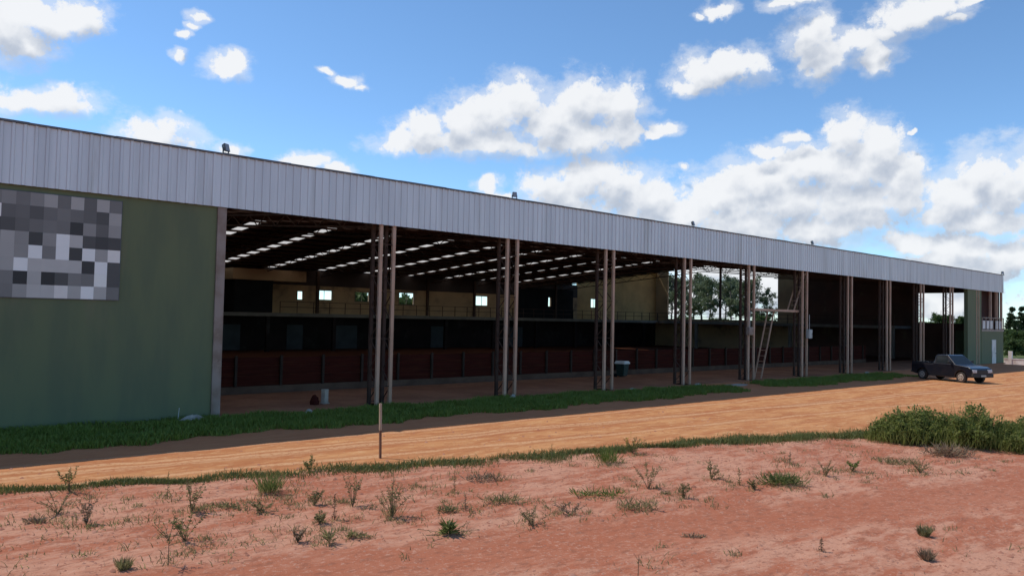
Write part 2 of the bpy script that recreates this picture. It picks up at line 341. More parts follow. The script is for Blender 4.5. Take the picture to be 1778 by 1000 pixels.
# ------------------------------------------------------------------ ground and road
WEEDS = [
    (3.39, -8.25, 0.492, 0.348, 'leafy', 'leaf_green', 'tall leafy weed with a yellowish top growing from the grass verge left of all others'),
    (2.9, -9.8, 0.384, 0.64, 'dry', 'leaf_olive', 'wide sparse olive weed on pale soil just below the tall leafy verge weed'),
    (3.12, -10.65, 0.439, 0.263, 'dry', 'leaf_dry', 'greyish half-dry weed clump beside the wide sparse olive weed'),
    (2.53, -10.21, 0.157, 0.297, 'mat', 'leaf_dry', 'small brown dry tuft lying flat nearest the left edge'),
    (4.58, -9.77, 0.479, 0.2, 'stalk', 'leaf_green', 'dark upright stalk at the verge with leaves in tiers above a thin foot'),
    (4.58, -10.96, 0.578, 0.336, 'leafy', 'leaf_olive', 'upright weed with yellow-green upper leaves behind the dense bushy weed'),
    (3.95, -12.51, 0.424, 0.473, 'leafy', 'leaf_green', 'dense bushy green weed right beside the bare stem with the open head'),
    (3.44, -13.41, 0.607, 0.415, 'umbrella', 'leaf_olive', 'weed with a bare thin stem and a wide open head of leaves'),
    (2.96, -13.24, 0.189, 0.189, 'tuft', 'leaf_olive', 'small grass tuft on red soil near the lower left corner'),
    (5.51, -11.56, 0.227, 0.378, 'leafy', 'leaf_olive', 'low dark leafy weed at the right end of a short row of sprigs'),
    (5.15, -11.01, 0.134, 0.575, 'mat', 'leaf_olive', 'flat row of tiny sprigs left of the low dark leafy weed'),
    (6.16, -10.38, 0.479, 0.458, 'tuft', 'leaf_green', 'bluish green grass tuft spilling from the verge onto pink soil'),
    (7.64, -9.0, 0.334, 0.238, 'leafy', 'leaf_green', 'dark broad-leaved plant standing up out of the verge grass'),
    (6.4, -11.63, 0.295, 0.295, 'leafy', 'leaf_olive', 'small grey-green seedling between the verge and the reddish stalk'),
    (6.18, -12.73, 0.42, 0.201, 'stalk', 'leaf_red', 'reddish brown dry stalk with a leafy foot'),
    (6.88, -12.09, 0.648, 0.354, 'leafy', 'leaf_olive', 'tall narrow weed with a dark tip right of the reddish stalk'),
    (5.89, -12.81, 0.197, 0.197, 'leafy', 'leaf_olive', 'short sprout below the small grey-green seedling'),
    (5.52, -13.81, 0.295, 0.295, 'fan', 'leaf_olive', 'fan-shaped pale seedling at the edge of the smooth red track'),
    (5.18, -13.51, 0.213, 0.18, 'dry', 'leaf_dry', 'thin faded sprig left of the fan-shaped seedling'),
    (5.97, -13.75, 0.169, 0.321, 'mat', 'leaf_olive', 'low flat weed right of the fan-shaped seedling'),
    (7.04, -13.06, 0.786, 0.468, 'cone', 'leaf_olive', 'tallest cone-shaped weed, green at its foot, in the middle of the pink soil'),
    (8.86, -12.36, 0.426, 0.128, 'stalk', 'leaf_olive', 'single thin dark stalk beside a faded mat of grass'),
    (7.13, -14.47, 0.31, 0.466, 'rosette', 'leaf_green', 'dark green rosette weed with runners at the edge of the red track'),
    (7.89, -13.42, 0.172, 0.326, 'mat', 'leaf_olive', 'small flat leafy patch just behind the dark green rosette'),
    (10.0, -11.81, 0.253, 0.737, 'mat', 'leaf_dry', 'long dry grass mat lying below the verge'),
    (8.23, -13.48, 0.272, 0.194, 'stalk', 'leaf_dry', 'pale leaning sprig with two drooping leaves behind the rosette runners'),
    (9.05, -13.48, 0.202, 0.627, 'mat', 'leaf_olive', 'broad flat olive patch between the dry mat and the track'),
    (8.5, -14.86, 0.345, 0.49, 'dry', 'leaf_olive', 'open twiggy weed with see-through branches at the track edge'),
    (12.63, -11.07, 0.396, 0.185, 'stalk', 'leaf_green', 'small dark sprout on a thin stem just below the verge'),
    (9.47, -14.74, 0.212, 0.539, 'dry', 'leaf_dry', 'faded twiggy grass right of the open twiggy weed'),
    (13.53, -11.96, 0.447, 0.737, 'tuft', 'leaf_bright', 'bright green grass tuft hanging over the lower edge of the verge'),
    (15.02, -11.44, 0.425, 0.567, 'flower', 'leaf_green', 'dark leafy verge plant with small yellow flowers'),
    (12.13, -14.25, 0.537, 0.47, 'leafy', 'leaf_olive', 'upright forked weed standing behind the bright green mat'),
    (10.84, -14.14, 0.212, 0.977, 'mat', 'leaf_bright', 'bright green creeping mat on pink soil'),
    (10.65, -15.18, 0.259, 0.697, 'mat', 'leaf_olive', 'olive weed patch trailing off the right end of the bright green mat'),
    (12.05, -15.14, 0.298, 0.256, 'leafy', 'leaf_olive', 'small round weed right of the olive trailing patch'),
    (14.01, -14.41, 0.361, 0.385, 'leafy', 'leaf_olive', 'low bushy weed under a line of pale straw near the verge'),
    (13.91, -15.15, 0.37, 0.162, 'stalk', 'leaf_green', 'short black-looking stalk beside a pale dry stem'),
    (13.86, -15.51, 0.227, 0.295, 'leafy', 'leaf_olive', 'small dull weed touching the short black-looking stalk'),
    (14.62, -15.67, 0.349, 0.744, 'mat2', 'leaf_green', 'two-lobed low green clump with a pale dry strip across it'),
    (16.29, -15.74, 0.397, 0.397, 'dry', 'leaf_olive', 'grey twiggy weed left of the bright green sprout'),
    (17.31, -15.85, 0.282, 0.282, 'leafy', 'leaf_bright', 'single bright green sprout on pale soil'),
    (19.25, -16.06, 0.192, 0.958, 'mat', 'leaf_olive', 'long low weed streak below the big bush'),
    (18.47, -16.84, 0.334, 0.437, 'dry', 'leaf_olive', 'pale wispy weed at the end of the long low streak'),
    (21.35, -16.4, 0.406, 0.987, 'mat2', 'leaf_dry', 'straw-coloured clump spilling out beneath the big bush'),
    (16.89, -14.57, 0.294, 0.294, 'stalk', 'leaf_dry', 'lone bent dry sprig under the right part of the verge'),
    (10.85, -18.4, 0.198, 0.116, 'stalk', 'leaf_red', 'small upright brown sprig on the rough pink soil at the lower right'),
    (12.92, -19.02, 0.214, 0.197, 'tuft', 'leaf_olive', 'small grey-green tuft on rough pink soil right of the brown sprig'),
    (11.74, -19.49, 0.211, 0.178, 'tuft', 'leaf_dry', 'dry tuft in front of the small grey-green tuft'),
    (7.82, -17.53, 0.305, 0.022, 'twig', 'leaf_dry', 'thin bare dark twig standing alone at the bottom edge'),
    (10.07, -16.78, 0.088, 0.386, 'mat', 'leaf_dry', 'flat dry scrap of weed lying on the smooth red track'),
]

VERGE = [(-40, -3.5), (-10, -5.6), (1, -7.1), (3, -7.6), (6.14, -8.63), (9.56, -9.59), (12.1, -10.28), (14.7, -10.83), (17.5, -11.43),
         (21.5, -12.75), (24.2, -14.0), (29.2, -16.5), (40, -21), (60, -30), (90, -44), (200, -95)]
VX = [p[0] for p in VERGE]; VY = [p[1] for p in VERGE]
def verge_y(x): return np.interp(x, VX, VY)

def sstep(a, b, x):
    t = np.clip((np.asarray(x, float) - a) / (b - a), 0, 1); return t * t * (3 - 2 * t)

def axis(segs):
    out = []
    for a, b, st in segs:
        n = max(1, int(round((b - a) / st))); out += list(np.linspace(a, b, n, endpoint=False))
    return np.array(out + [segs[-1][1]])
GX = axis([(-2500, -300, 550), (-300, -40, 40), (-40, -8, 4), (-8, 0, .4), (0, 26, .11), (26, 40, .3), (40, 90, 1.0), (90, 300, 15), (300, 2500, 300)])
GY = axis([(-2500, -300, 550), (-300, -60, 30), (-60, -24, 3), (-24, -8, .11), (-8, 1, .3), (1, 40, 3), (40, 120, 8), (120, 400, 40), (400, 2500, 300)])
gx, gy = np.meshgrid(GX, GY, indexing='ij')

def fbm(x, y, s, o=4, seed=0.0):
    f = np.empty(x.shape); fx = x.ravel(); fy = y.ravel(); ff = f.ravel()
    for i in range(len(fx)):
        ff[i] = mnoise.fractal((fx[i] * s + seed, fy[i] * s, seed), 0.9, 2.1, o)
    return ff.reshape(x.shape)

near = (gx > -9) & (gx < 42) & (gy > -24.5) & (gy < 0)
rough = np.zeros(gx.shape)
rough[near] = fbm(gx[near], gy[near], .9, 5, 3.1)
fine = np.zeros(gx.shape)
fine[near] = fbm(gx[near], gy[near], 3.6, 3, 8.3)
vy = verge_y(gx)
fore = sstep(.1, .9, vy - gy)                         # 1 on the open ground in front of the verge
track = np.exp(-((.96 * gy + .28 * gx + 12.8) / .75) ** 2)  # smooth wheel track through the weeds
rut = .007 * np.sin((gy - .05 * gx) * 5.2 + .6 * np.sin(gx * .21)) * (1 - fore) * sstep(-3.6, -4.4, gy) * near
GZ = (.020 * rough + .020 * fine) * fore * (1 - .75 * track) + (.010 * rough + .006 * fine) * (1 - fore) * sstep(-.5, -3, gy) + rut
GZ -= .03 * track * fore
GZ -= .65 * sstep(79, 87, gx) * sstep(30, 10, gy)
GZ -= .06 * (1 - near) * (gx > 0) * 0

def grid_faces(nx, ny, keep=None):
    i, j = np.meshgrid(np.arange(nx - 1), np.arange(ny - 1), indexing='ij')
    f = np.stack([i * ny + j, (i + 1) * ny + j, (i + 1) * ny + j + 1, i * ny + j + 1], -1)
    return f[keep] if keep is not None else f.reshape(-1, 4)

def ground_height(x, y):
    i = int(np.clip(np.searchsorted(GX, x) - 1, 0, len(GX) - 2)); j = int(np.clip(np.searchsorted(GY, y) - 1, 0, len(GY) - 2))
    u = (x - GX[i]) / (GX[i + 1] - GX[i]); v = (y - GY[j]) / (GY[j + 1] - GY[j])
    return float((GZ[i, j] * (1 - u) + GZ[i + 1, j] * u) * (1 - v) + (GZ[i, j + 1] * (1 - u) + GZ[i + 1, j + 1] * u) * v)

def soil_material():
    m, nt, N, L, bs = nodes_of('red_soil')
    co = objco(nt)
    stretch = mapping(nt, co, (.55, 1.3, 1), rot=(0, 0, rad(20)))
    n1 = noise_tex(nt, stretch, .55, 5, .62)
    n2 = noise_tex(nt, stretch, 2.6, 5, .65)
    n3 = noise_tex(nt, co, 14, 5, .7)
    pale = ramp(nt, math_n(nt, 'ADD', math_n(nt, 'MULTIPLY', n1, .5), math_n(nt, 'MULTIPLY', n2, .5)), .43, .57)
    c = mix_rgb(nt, pale, (.42, .142, .076), (.56, .275, .175))
    # smooth redder wheel track
    dt = N.new('ShaderNodeVectorMath'); dt.operation = 'DOT_PRODUCT'; L.new(co, dt.inputs[0]); dt.inputs[1].default_value = (.28, .96, 0)
    dd = math_n(nt, 'ABSOLUTE', math_n(nt, 'ADD', math_n(nt, 'ADD', dt.outputs['Value'], 12.8), math_n(nt, 'MULTIPLY', math_n(nt, 'SUBTRACT', n2, .5), 1.5)))
    tr = ramp(nt, dd, 1.15, .45)
    c = mix_rgb(nt, math_n(nt, 'MULTIPLY', tr, .85), c, (.42, .143, .076))
    # crust flecks and dark clods
    c = mix_rgb(nt, math_n(nt, 'MULTIPLY', ramp(nt, n3, .52, .66), .50), c, (.60, .36, .26))
    n4 = noise_tex(nt, mapping(nt, co, (.8, 1.5, 1)), 5.0, 7, .76)
    c = mix_rgb(nt, math_n(nt, 'MULTIPLY', ramp(nt, n4, .50, .62), .62), c, (.27, .105, .062))
    # vegetation cover far behind the building
    sp = N.new('ShaderNodeSeparateXYZ'); L.new(co, sp.inputs[0])
    far = math_n(nt, 'MAXIMUM', ramp(nt, sp.outputs[0], 92, 100), ramp(nt, sp.outputs[1], 42, 46))
    c = mix_rgb(nt, far, c, mix_rgb(nt, n2, (.07, .10, .03), (.14, .15, .06)))
    L.new(c, bs.inputs['Base Color']); bs.inputs['Roughness'].default_value = .95; bs.inputs['Specular IOR Level'].default_value = .12
    bump(nt, bs, math_n(nt, 'ADD', math_n(nt, 'MULTIPLY', n3, .5), noise_tex(nt, co, 45, 4, .7)), .65, .02)
    return m

def road_material():
    m, nt, N, L, bs = nodes_of('orange_earth_road')
    co = objco(nt)
    along = mapping(nt, co, (.28, .9, 1), rot=(0, 0, rad(3)))
    n1 = noise_tex(nt, along, 1.5, 5, .6)
    n2 = noise_tex(nt, mapping(nt, co, (.9, 2.2, 1), rot=(0, 0, rad(4))), 2.2, 7, .74)
    n3 = noise_tex(nt, co, 9, 4, .6)
    c = mix_rgb(nt, ramp(nt, n1, .36, .62), (.46, .180, .072), (.58, .275, .115))
    c = mix_rgb(nt, math_n(nt, 'MULTIPLY', ramp(nt, n2, .52, .64), .75), c, (.66, .38, .19))
    c = mix_rgb(nt, math_n(nt, 'MULTIPLY', ramp(nt, n2, .47, .34), .75), c, (.36, .12, .05))
    c = mix_rgb(nt, math_n(nt, 'MULTIPLY', ramp(nt, n3, .58, .72), .35), c, (.36, .15, .075))
    # wheel tracks: pale compacted lines with darker loose shoulders
    spx = N.new('ShaderNodeSeparateXYZ'); L.new(co, spx.inputs[0])
    wob = math_n(nt, 'MULTIPLY', math_n(nt, 'SUBTRACT', noise_tex(nt, mapping(nt, co, (.25, .25, 1)), .8, 3), .5), 1.1)
    for sl, c0 in ((.035, 5.0), (.05, 6.45), (.07, 6.1), (.10, 7.3), (.085, 5.6)):
        q = math_n(nt, 'ABSOLUTE', math_n(nt, 'ADD', math_n(nt, 'ADD', math_n(nt, 'MULTIPLY_ADD', spx.outputs[0], sl, c0), spx.outputs[1]), wob))
        c = mix_rgb(nt, math_n(nt, 'MULTIPLY', ramp(nt, q, .42, .18), .35), c, (.38, .13, .055))
        c = mix_rgb(nt, math_n(nt, 'MULTIPLY', math_n(nt, 'MULTIPLY', ramp(nt, q, .17, .06), ramp(nt, n3, .34, .52)), .65), c, (.68, .40, .21))
    # soil tinted redder and lighter to lift the shed's cast shadow
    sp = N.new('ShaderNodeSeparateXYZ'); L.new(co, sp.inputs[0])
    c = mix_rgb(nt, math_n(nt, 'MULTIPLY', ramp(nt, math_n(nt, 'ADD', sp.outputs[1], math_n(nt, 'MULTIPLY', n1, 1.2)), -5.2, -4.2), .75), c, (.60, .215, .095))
    L.new(c, bs.inputs['Base Color']); bs.inputs['Roughness'].default_value = .95; bs.inputs['Specular IOR Level'].default_value = .12
    bump(nt, bs, math_n(nt, 'ADD', math_n(nt, 'MULTIPLY', n2, 1.0), math_n(nt, 'MULTIPLY', noise_tex(nt, co, 30, 4, .7), .5)), .6, .03)
    return m

gv = np.stack([gx, gy, GZ], -1).reshape(-1, 3)
ground = np_mesh('ground', gv, grid_faces(len(GX), len(GY)), soil_material(), smooth=True)
tag(ground, kind='structure')
# road: the same grid cells between the verge and the shed, a few mm higher
cx = (gx[:-1, :-1] + gx[1:, 1:]) / 2; cy = (gy[:-1, :-1] + gy[1:, 1:]) / 2
jit = .22 * np.sin(cx * 1.7) + .13 * np.sin(cx * 4.1 + 1) + .07 * np.sin(cx * 9.3)
keep = (cx > -40) & (cx < 110) & (cy < -.05) & (cy > verge_y(cx) + jit * .8) & (cy > -60)
rf = grid_faces(len(GX), len(GY), keep).reshape(-1, 4)
used = np.unique(rf); remap = np.zeros(len(gv), int); remap[used] = np.arange(len(used))
rv = gv[used].copy(); rv[:, 2] += .006
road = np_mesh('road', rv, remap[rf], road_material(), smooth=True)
tag(road, kind='structure')
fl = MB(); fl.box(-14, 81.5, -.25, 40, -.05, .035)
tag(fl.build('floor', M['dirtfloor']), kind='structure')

rng = np.random.default_rng(7)
# loose clods on the open soil: one uncountable scatter
def clods(n):
    V = []; Fc = []
    base = np.array([(0, 0, .7), (1, 0, .1), (.2, .9, 0), (-.8, .5, .1), (-.7, -.7, 0), (.4, -.9, .1)])
    tri = np.array([(0, 1, 2), (0, 2, 3), (0, 3, 4), (0, 4, 5), (0, 5, 1)])
    for i in range(n):
        x = rng.uniform(0, 24); y = rng.uniform(-22.5, -5.0)
        if y > verge_y(x) - .1 and rng.random() < .72: continue
        if abs(.96 * y + .28 * x + 12.8) < .8 and rng.random() < .8: continue
        s = rng.uniform(.010, .032) * (1.9 if rng.random() < .07 else 1)
        p = base * s * rng.uniform(.7, 1.3, (6, 3)); a = rng.uniform(0, 6.3)
        q = p.copy(); q[:, 0] = p[:, 0] * math.cos(a) - p[:, 1] * math.sin(a); q[:, 1] = p[:, 0] * math.sin(a) + p[:, 1] * math.cos(a)
        q += (x, y, ground_height(x, y) - .004)
        Fc.append(tri + 6 * len(V)); V.append(q)
    return np.concatenate(V), np.concatenate(Fc)
cv, cf = clods(17000)
M['clod'] = MAT('soil_clods', (.34, .14, .09), (.44, .22, .15), 1.5, .95, spec=.1)
tag(np_mesh('gravel', cv, cf, M['clod']), kind='stuff')

# ------------------------------------------------------------------ grass
def blades(xs, ys, hs, w=.012, lean=.5, tilt=None):
    n = len(xs); a = rng.uniform(0, 2 * math.pi, n); b = rng.uniform(0, 2 * math.pi, n); l = rng.uniform(.1, lean, n) * hs
    zs = np.array([ground_height(x, y) for x, y in zip(xs, ys)]) - .01
    dx, dy = np.cos(a) * w, np.sin(a) * w
    p0 = np.stack([xs - dx, ys - dy, zs], -1); p1 = np.stack([xs + dx, ys + dy, zs], -1)
    mid = np.stack([xs + np.cos(b) * l * .35, ys + np.sin(b) * l * .35, zs + hs * .6], -1)
    m0 = mid - np.stack([dx, dy, dx * 0], -1) * .75; m1 = mid + np.stack([dx, dy, dx * 0], -1) * .75
    tip = np.stack([xs + np.cos(b) * l, ys + np.sin(b) * l, zs + hs], -1)
    V = np.stack([p0, p1, m1, m0, tip], 1).reshape(-1, 3)
    k = np.arange(n)[:, None] * 5
    Fq = np.concatenate([k + np.array([[0, 1, 2]]), k + np.array([[0, 2, 3]]), k + np.array([[3, 2, 4]])])
    return V, Fq

def shade_grass():
    n = 170000
    xs = rng.uniform(-6, 53, n) ; ys = rng.uniform(-4.3, .2, n)
    # more blades near the camera
    k = rng.random(n) < np.clip(1.15 - xs / 70, .25, 1); xs = xs[k]; ys = ys[k]
    lo = -3.65 + .28 * np.sin(xs * .9) + .15 * np.sin(xs * 2.7 + 1) + .1 * np.sin(xs * 6.1)
    hi = np.where(xs < 9.0, 0, -.30 + .16 * np.sin(xs * 1.3) + .1 * np.sin(xs * 3.7)) - sstep(22, 32, xs) * .6
    gap = (xs > 33.3 + .5 * np.sin(ys * 2)) & (xs < 36.6 + .4 * np.sin(ys * 3))
    k = (ys > lo) & (ys < hi) & ~gap & (rng.random(len(xs)) < .45 + .75 * (.5 + .5 * np.sin(xs * 1.9 + 1.3 * np.sin(ys * 2.3)) * np.sin(ys * 2.1 - xs * .6)))
    xs = xs[k]; ys = ys[k]
    cl = .5 + .5 * np.sin(xs * 2.1 + 2 * np.sin(ys * 1.7)) * np.sin(ys * 2.9 + xs * .8)
    hs = rng.uniform(.10, .20, len(xs)) * (.65 + .7 * cl)
    return blades(xs, ys, hs, .018, .9)
v, f = shade_grass()
tag(np_mesh('grass', v, f, M['grass']), kind='stuff')

def verge_grass():
    n = 42000
    xs = -5 + 35 * rng.random(n) ** 1.15
    wid = .30 + .12 * np.sin(xs * 1.1) + .10 * np.sin(xs * 2.9 + 2) + .25 * sstep(7, 9, xs) * sstep(12, 10, xs) + .30 * sstep(17, 21, xs)
    off = rng.normal(0, .5, n) * wid
    ys = verge_y(xs) - .12 + off + .12 * np.sin(xs * 3.3)
    den = .45 + .55 * np.sin(xs * .9 + .6) * np.sin(xs * 2.3) + .5 * sstep(16, 20, xs)
    k = rng.random(n) < np.clip(den + .25, .22, 1)
    xs, ys = xs[k], ys[k]
    hs = rng.uniform(.04, .13, len(xs)) * (1 + .5 * sstep(8, 20, xs))
    return blades(xs, ys, hs, .008, 1.1)
v, f = verge_grass()
tag(np_mesh('grass', v, f, M['verge']), kind='stuff')

def straw():
    n = 26000
    xs = rng.uniform(0, 24, n); ys = rng.uniform(-21.5, -7.5, n)
    d = verge_y(xs) - ys
    on_track = np.abs(.96 * ys + .28 * xs + 12.8) < .85
    cl = .5 + .5 * np.sin(xs * 1.3 + 1.7 * np.sin(ys * 1.1)) * np.sin(ys * 1.9 + .7 * xs) 
    k = (d > .1) & ~on_track & (rng.random(n) < cl ** 2 * .8 * np.clip(1.3 - d / 9, .12, 1))
    xs, ys = xs[k], ys[k]
    return blades(xs, ys, rng.uniform(.015, .07, len(xs)), .0045, 2.4)
v, f = straw()
tag(np_mesh('undergrowth', v, f, M['leaf_dry']), kind='stuff')

def sprigs(n):
    """tiny seedlings and leaf scraps, clustered, too many to count"""
    xs, ys = [], []
    for i in range(n):
        x = rng.uniform(.5, 23); y = rng.uniform(-21, -8)
        if rng.random() < .55:                          # most scraps gather round the bigger weeds
            wq = WEEDS[int(rng.integers(len(WEEDS)))]; x = wq[0] + rng.normal(0, .38); y = wq[1] + rng.normal(0, .3)
        d = verge_y(x) - y
        if d < .15 or (abs(.96 * y + .28 * x + 12.8) < .75 and rng.random() < .9) or rng.random() > np.clip(1.15 - d / 8, .12, 1): continue
        k = int(rng.integers(6, 34)); sp = rng.uniform(.04, .22)
        xs.append(x + rng.normal(0, sp, k)); ys.append(y + rng.normal(0, sp * .8, k))
    xs = np.concatenate(xs); ys = np.concatenate(ys)
    return blades(xs, ys, rng.uniform(.02, .11, len(xs)), .007, 2.0)
v, f = sprigs(900)
tag(np_mesh('undergrowth', v, f, M['leaf_olive']), kind='stuff')

# ------------------------------------------------------------------ the shed
XL, XR = -14.0, 81.5
C0, BAY = 9.056, 6.0
ZE, ZT = 6.46, 8.07
shed = empty('open_shed')
tag(shed, 'long open-fronted shed with a pale ribbed metal fascia and lattice steel columns', 'shed')
w = MB(); w.box(XL, C0 - .14, 0, .2, -.3, ZE + .3)
w.build('front_wall', M['green_wall'], shed)

# ribbed fascia: trapezoid sheet with real depth
def ribbed(x0, x1, z0, z1, y, period=.262, depth=.035):
    prof = []; x = x0
    while x < x1 - period:
        prof += [(x, y), (x + period * .60, y), (x + period * .68, y - depth), (x + period * .92, y - depth)]
        x += period
    prof.append((x1, y))
    n = len(prof)
    vs = [(px, py, z) for z in (z0, z1) for px, py in prof] + [(px, py + .012, z) for z in (z0, z1) for px, py in prof]
    mb = MB()
    fs = [(i, i + 1, n + i + 1, n + i) for i in range(n - 1)]
    fs += [(2 * n + i + 1, 2 * n + i, 3 * n + i, 3 * n + i + 1) for i in range(n - 1)]
    fs += [(i + 1, i, 2 * n + i, 2 * n + i + 1) for i in range(n - 1)]
    return mb.add(vs, fs)
ribbed(XL, XR + .05, ZE, ZT, -.10).build('fascia', M['galv'], shed)
b = MB()
b.box(XL, XR + .02, -.05, .05, ZE + .06, ZE + .16); b.box(XL, XR + .02, -.05, .05, ZE + .75, ZE + .85); b.box(XL, XR + .02, -.05, .05, ZT - .18, ZT - .08)
b.build('fascia_rail', M['steel_dark'], shed)
c = MB()
x = XL
while x < XR:                                         # folded cap in overlapping lengths
    x2 = min(x + 1.05, XR + .1)
    c.box(x, x2 - .004, -.175, .10, ZT + .002, ZT + .05 + (.008 if int(x * 7) % 2 else 0)); x = x2
c.build('cap_flashing', M['cap'], shed)

# roof: two shallow slopes, dark sheets with translucent strips between them
Y1, YB, PITCHR = 20.0, 40.0, .08
ZR0 = 7.10; ZRID = ZR0 + PITCHR * Y1
XO = 64.0                                             # beyond this an added higher flat roof, unseen, shades the rear half
STRIP = [5.04 + 4.71 * k for k in range(12)]
def slab(mb, x0, x1, y0, z0, y1, z1, t=.05):
    vs = [(x0, y0, z0), (x1, y0, z0), (x1, y1, z1), (x0, y1, z1), (x0, y0, z0 + t), (x1, y0, z0 + t), (x1, y1, z1 + t), (x0, y1, z1 + t)]
    mb.add(vs, [(0, 1, 2, 3), (7, 6, 5, 4), (0, 4, 5, 1), (1, 5, 6, 2), (2, 6, 7, 3), (3, 7, 4, 0)])
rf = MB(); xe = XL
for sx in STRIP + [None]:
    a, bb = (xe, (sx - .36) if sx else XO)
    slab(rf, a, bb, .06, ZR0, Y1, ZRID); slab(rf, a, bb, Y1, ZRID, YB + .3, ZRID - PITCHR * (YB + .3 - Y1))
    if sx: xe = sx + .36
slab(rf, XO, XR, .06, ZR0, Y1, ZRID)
rf.box(XO - .5, XR + .3, 19.5, YB + .4, 10.3, 10.4)  # added high roof that keeps the sun off the end wall
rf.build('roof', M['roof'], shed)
m, nt, N, L, bs = nodes_of('translucent_sheet')
t = N.new('ShaderNodeBsdfTranslucent'); t.inputs[0].default_value = (.5, .46, .4, 1)
co = objco(nt); L.new(mix_rgb(nt, noise_tex(nt, mapping(nt, co, (6, 1.2, 1)), 1.3, 4), (.70, .64, .55), (.40, .36, .31)), t.inputs[0])
L.new(t.outputs[0], N['Material Output'].inputs[0]); M['skylight'] = m
for sx in STRIP:
    k = MB()
    for y0, z0, y1, z1 in ((.06, ZR0, Y1, ZRID), (Y1, ZRID, YB + .3, ZRID - PITCHR * (YB + .3 - Y1))):
        k.add([(sx - .36, y0, z0 + .02), (sx + .36, y0, z0 + .02), (sx + .36, y1, z1 + .02), (sx - .36, y1, z1 + .02)], [(0, 1, 2, 3)])
    k.build('skylight', M['skylight'], shed)
def roof_z(y): return ZR0 + PITCHR * y if y < Y1 else ZRID - PITCHR * (y - Y1)
i = 0
yy = .9
while yy < 40:
    p = MB(); z = roof_z(yy) - .012
    p.box(XL, XR - .1 if yy < Y1 else XO, yy - .035, yy + .035, z - .13, z)
    p.build('purlin', M['steel_dark'], shed)
    yy += 1.78
for k in range(-3, 12):                               # lattice rafters on the column lines
    xx = C0 + BAY * k; t = MB()
    end = YB if xx < XO else Y1
    ys = list(np.arange(.35, end + .01, 1.0))
    for q in range(len(ys) - 1):
        za, zb = roof_z(ys[q]) - .20, roof_z(ys[q + 1]) - .20
        t.bar((xx, ys[q], za), (xx, ys[q + 1], zb), .07)
        t.bar((xx, ys[q], za - .5), (xx, ys[q + 1], zb - .5), .07)
        t.bar((xx, ys[q], za - (.5 if q % 2 else 0)), (xx, ys[q + 1], zb - (0 if q % 2 else .5)), .035)
    t.build('roof_truss', M['steel_dark'], shed)

# lattice columns: four chords, laced on all sides
def lattice_column(xc, y0=.02, hx=.27, dy=.52, top=ZE + .5):
    lac = MB()
    ch = []
    for sx in (-1, 1):
        for yv in (y0, y0 + dy):
            c = MB(); c.box(xc + sx * hx - .062, xc + sx * hx + .062, yv - .05, yv + .05, .0, top); ch.append((c, yv > y0 + .1))
    n = 12; st = (top - .2) / n
    for q in range(n):
        z0, z1 = .15 + q * st, .15 + (q + 1) * st
        s = 1 if q % 2 else -1
        for yv in (y0 - .02, y0 + dy + .02):
            if q % 3 == 1 or yv > y0 + .1: lac.bar((xc - hx, yv, z0), (xc + hx, yv, z0), .028)
        for sx in (-1, 1):
            lac.bar((xc + sx * (hx + .01), y0 + (0 if s > 0 else dy), z0), (xc + sx * (hx + .01), y0 + (dy if s > 0 else 0), z1), .034, .024)
    lac.box(xc - hx - .12, xc + hx + .12, y0 - .12, y0 + dy + .12, -.02, .035)
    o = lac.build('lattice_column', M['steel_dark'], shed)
    for c, rear in ch: c.build('chord', M['steel_dark'] if rear else M['steel'], o)  # rear chords coloured dark to carry the shade behind the front pair
    return o
proto = lattice_column(C0 + BAY)
for k in range(2, 12):
    o = proto.copy(); COL.objects.link(o); o.parent = shed; o.location.x += BAY * (k - 1)
    for chd in proto.children:
        d = chd.copy(); COL.objects.link(d); d.parent = o
e = MB(); e.box(C0 - .135, C0 + .135, -.06, .25, 0, ZE - .01); e.box(C0 - .2, C0 + .2, -.085, .3, -.02, .06)
e.build('end_post', M['steel_light'], shed)
t = MB()
t.box(C0 + 5 * BAY + .33, C0 + 6 * BAY - .33, .22, .34, 3.93, 4.07)
t.build('tie_beam', M['steel'], shed)

# back wall, pierced by small windows
WIN = [(31.4, .55, 4.45, 5.15), (33.75, 1.6, 4.5, 5.3), (37.65, 1.5, 4.45, 5.3), (42.6, 1.75, 4.3, 5.4), (52.1, 1.75, 4.45, 5.4), (62.1, .45, 4.6, 5.6)]
bw = MB(); xe = XL
for xc, ww, z0, z1 in WIN:
    bw.box(xe, xc - ww / 2, YB, YB + .2, 3.22, 5.7)
    bw.box(xc - ww / 2, xc + ww / 2, YB, YB + .2, 3.22, z0); bw.box(xc - ww / 2, xc + ww / 2, YB, YB + .2, z1, 5.7); xe = xc + ww / 2
bw.box(xe, XO + 2.7, YB, YB + .2, 3.22, 5.7)
bw.build('back_wall', M['tan'], shed)
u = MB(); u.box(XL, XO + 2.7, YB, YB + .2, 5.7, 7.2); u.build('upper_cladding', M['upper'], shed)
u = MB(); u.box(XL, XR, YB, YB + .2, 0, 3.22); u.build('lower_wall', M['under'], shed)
tw = MB(); x0, x1 = XO + 2.7, XR
tw.box(x0, 69.0, YB, YB + .2, 3.22, 9.6); tw.box(70.2, x1, YB, YB + .2, 3.22, 9.6); tw.box(69.0, 70.2, YB, YB + .2, 3.22, 4.65); tw.box(69.0, 70.2, YB, YB + .2, 5.65, 9.6)
tw.build('block_wall', M['tan_light'], shed)
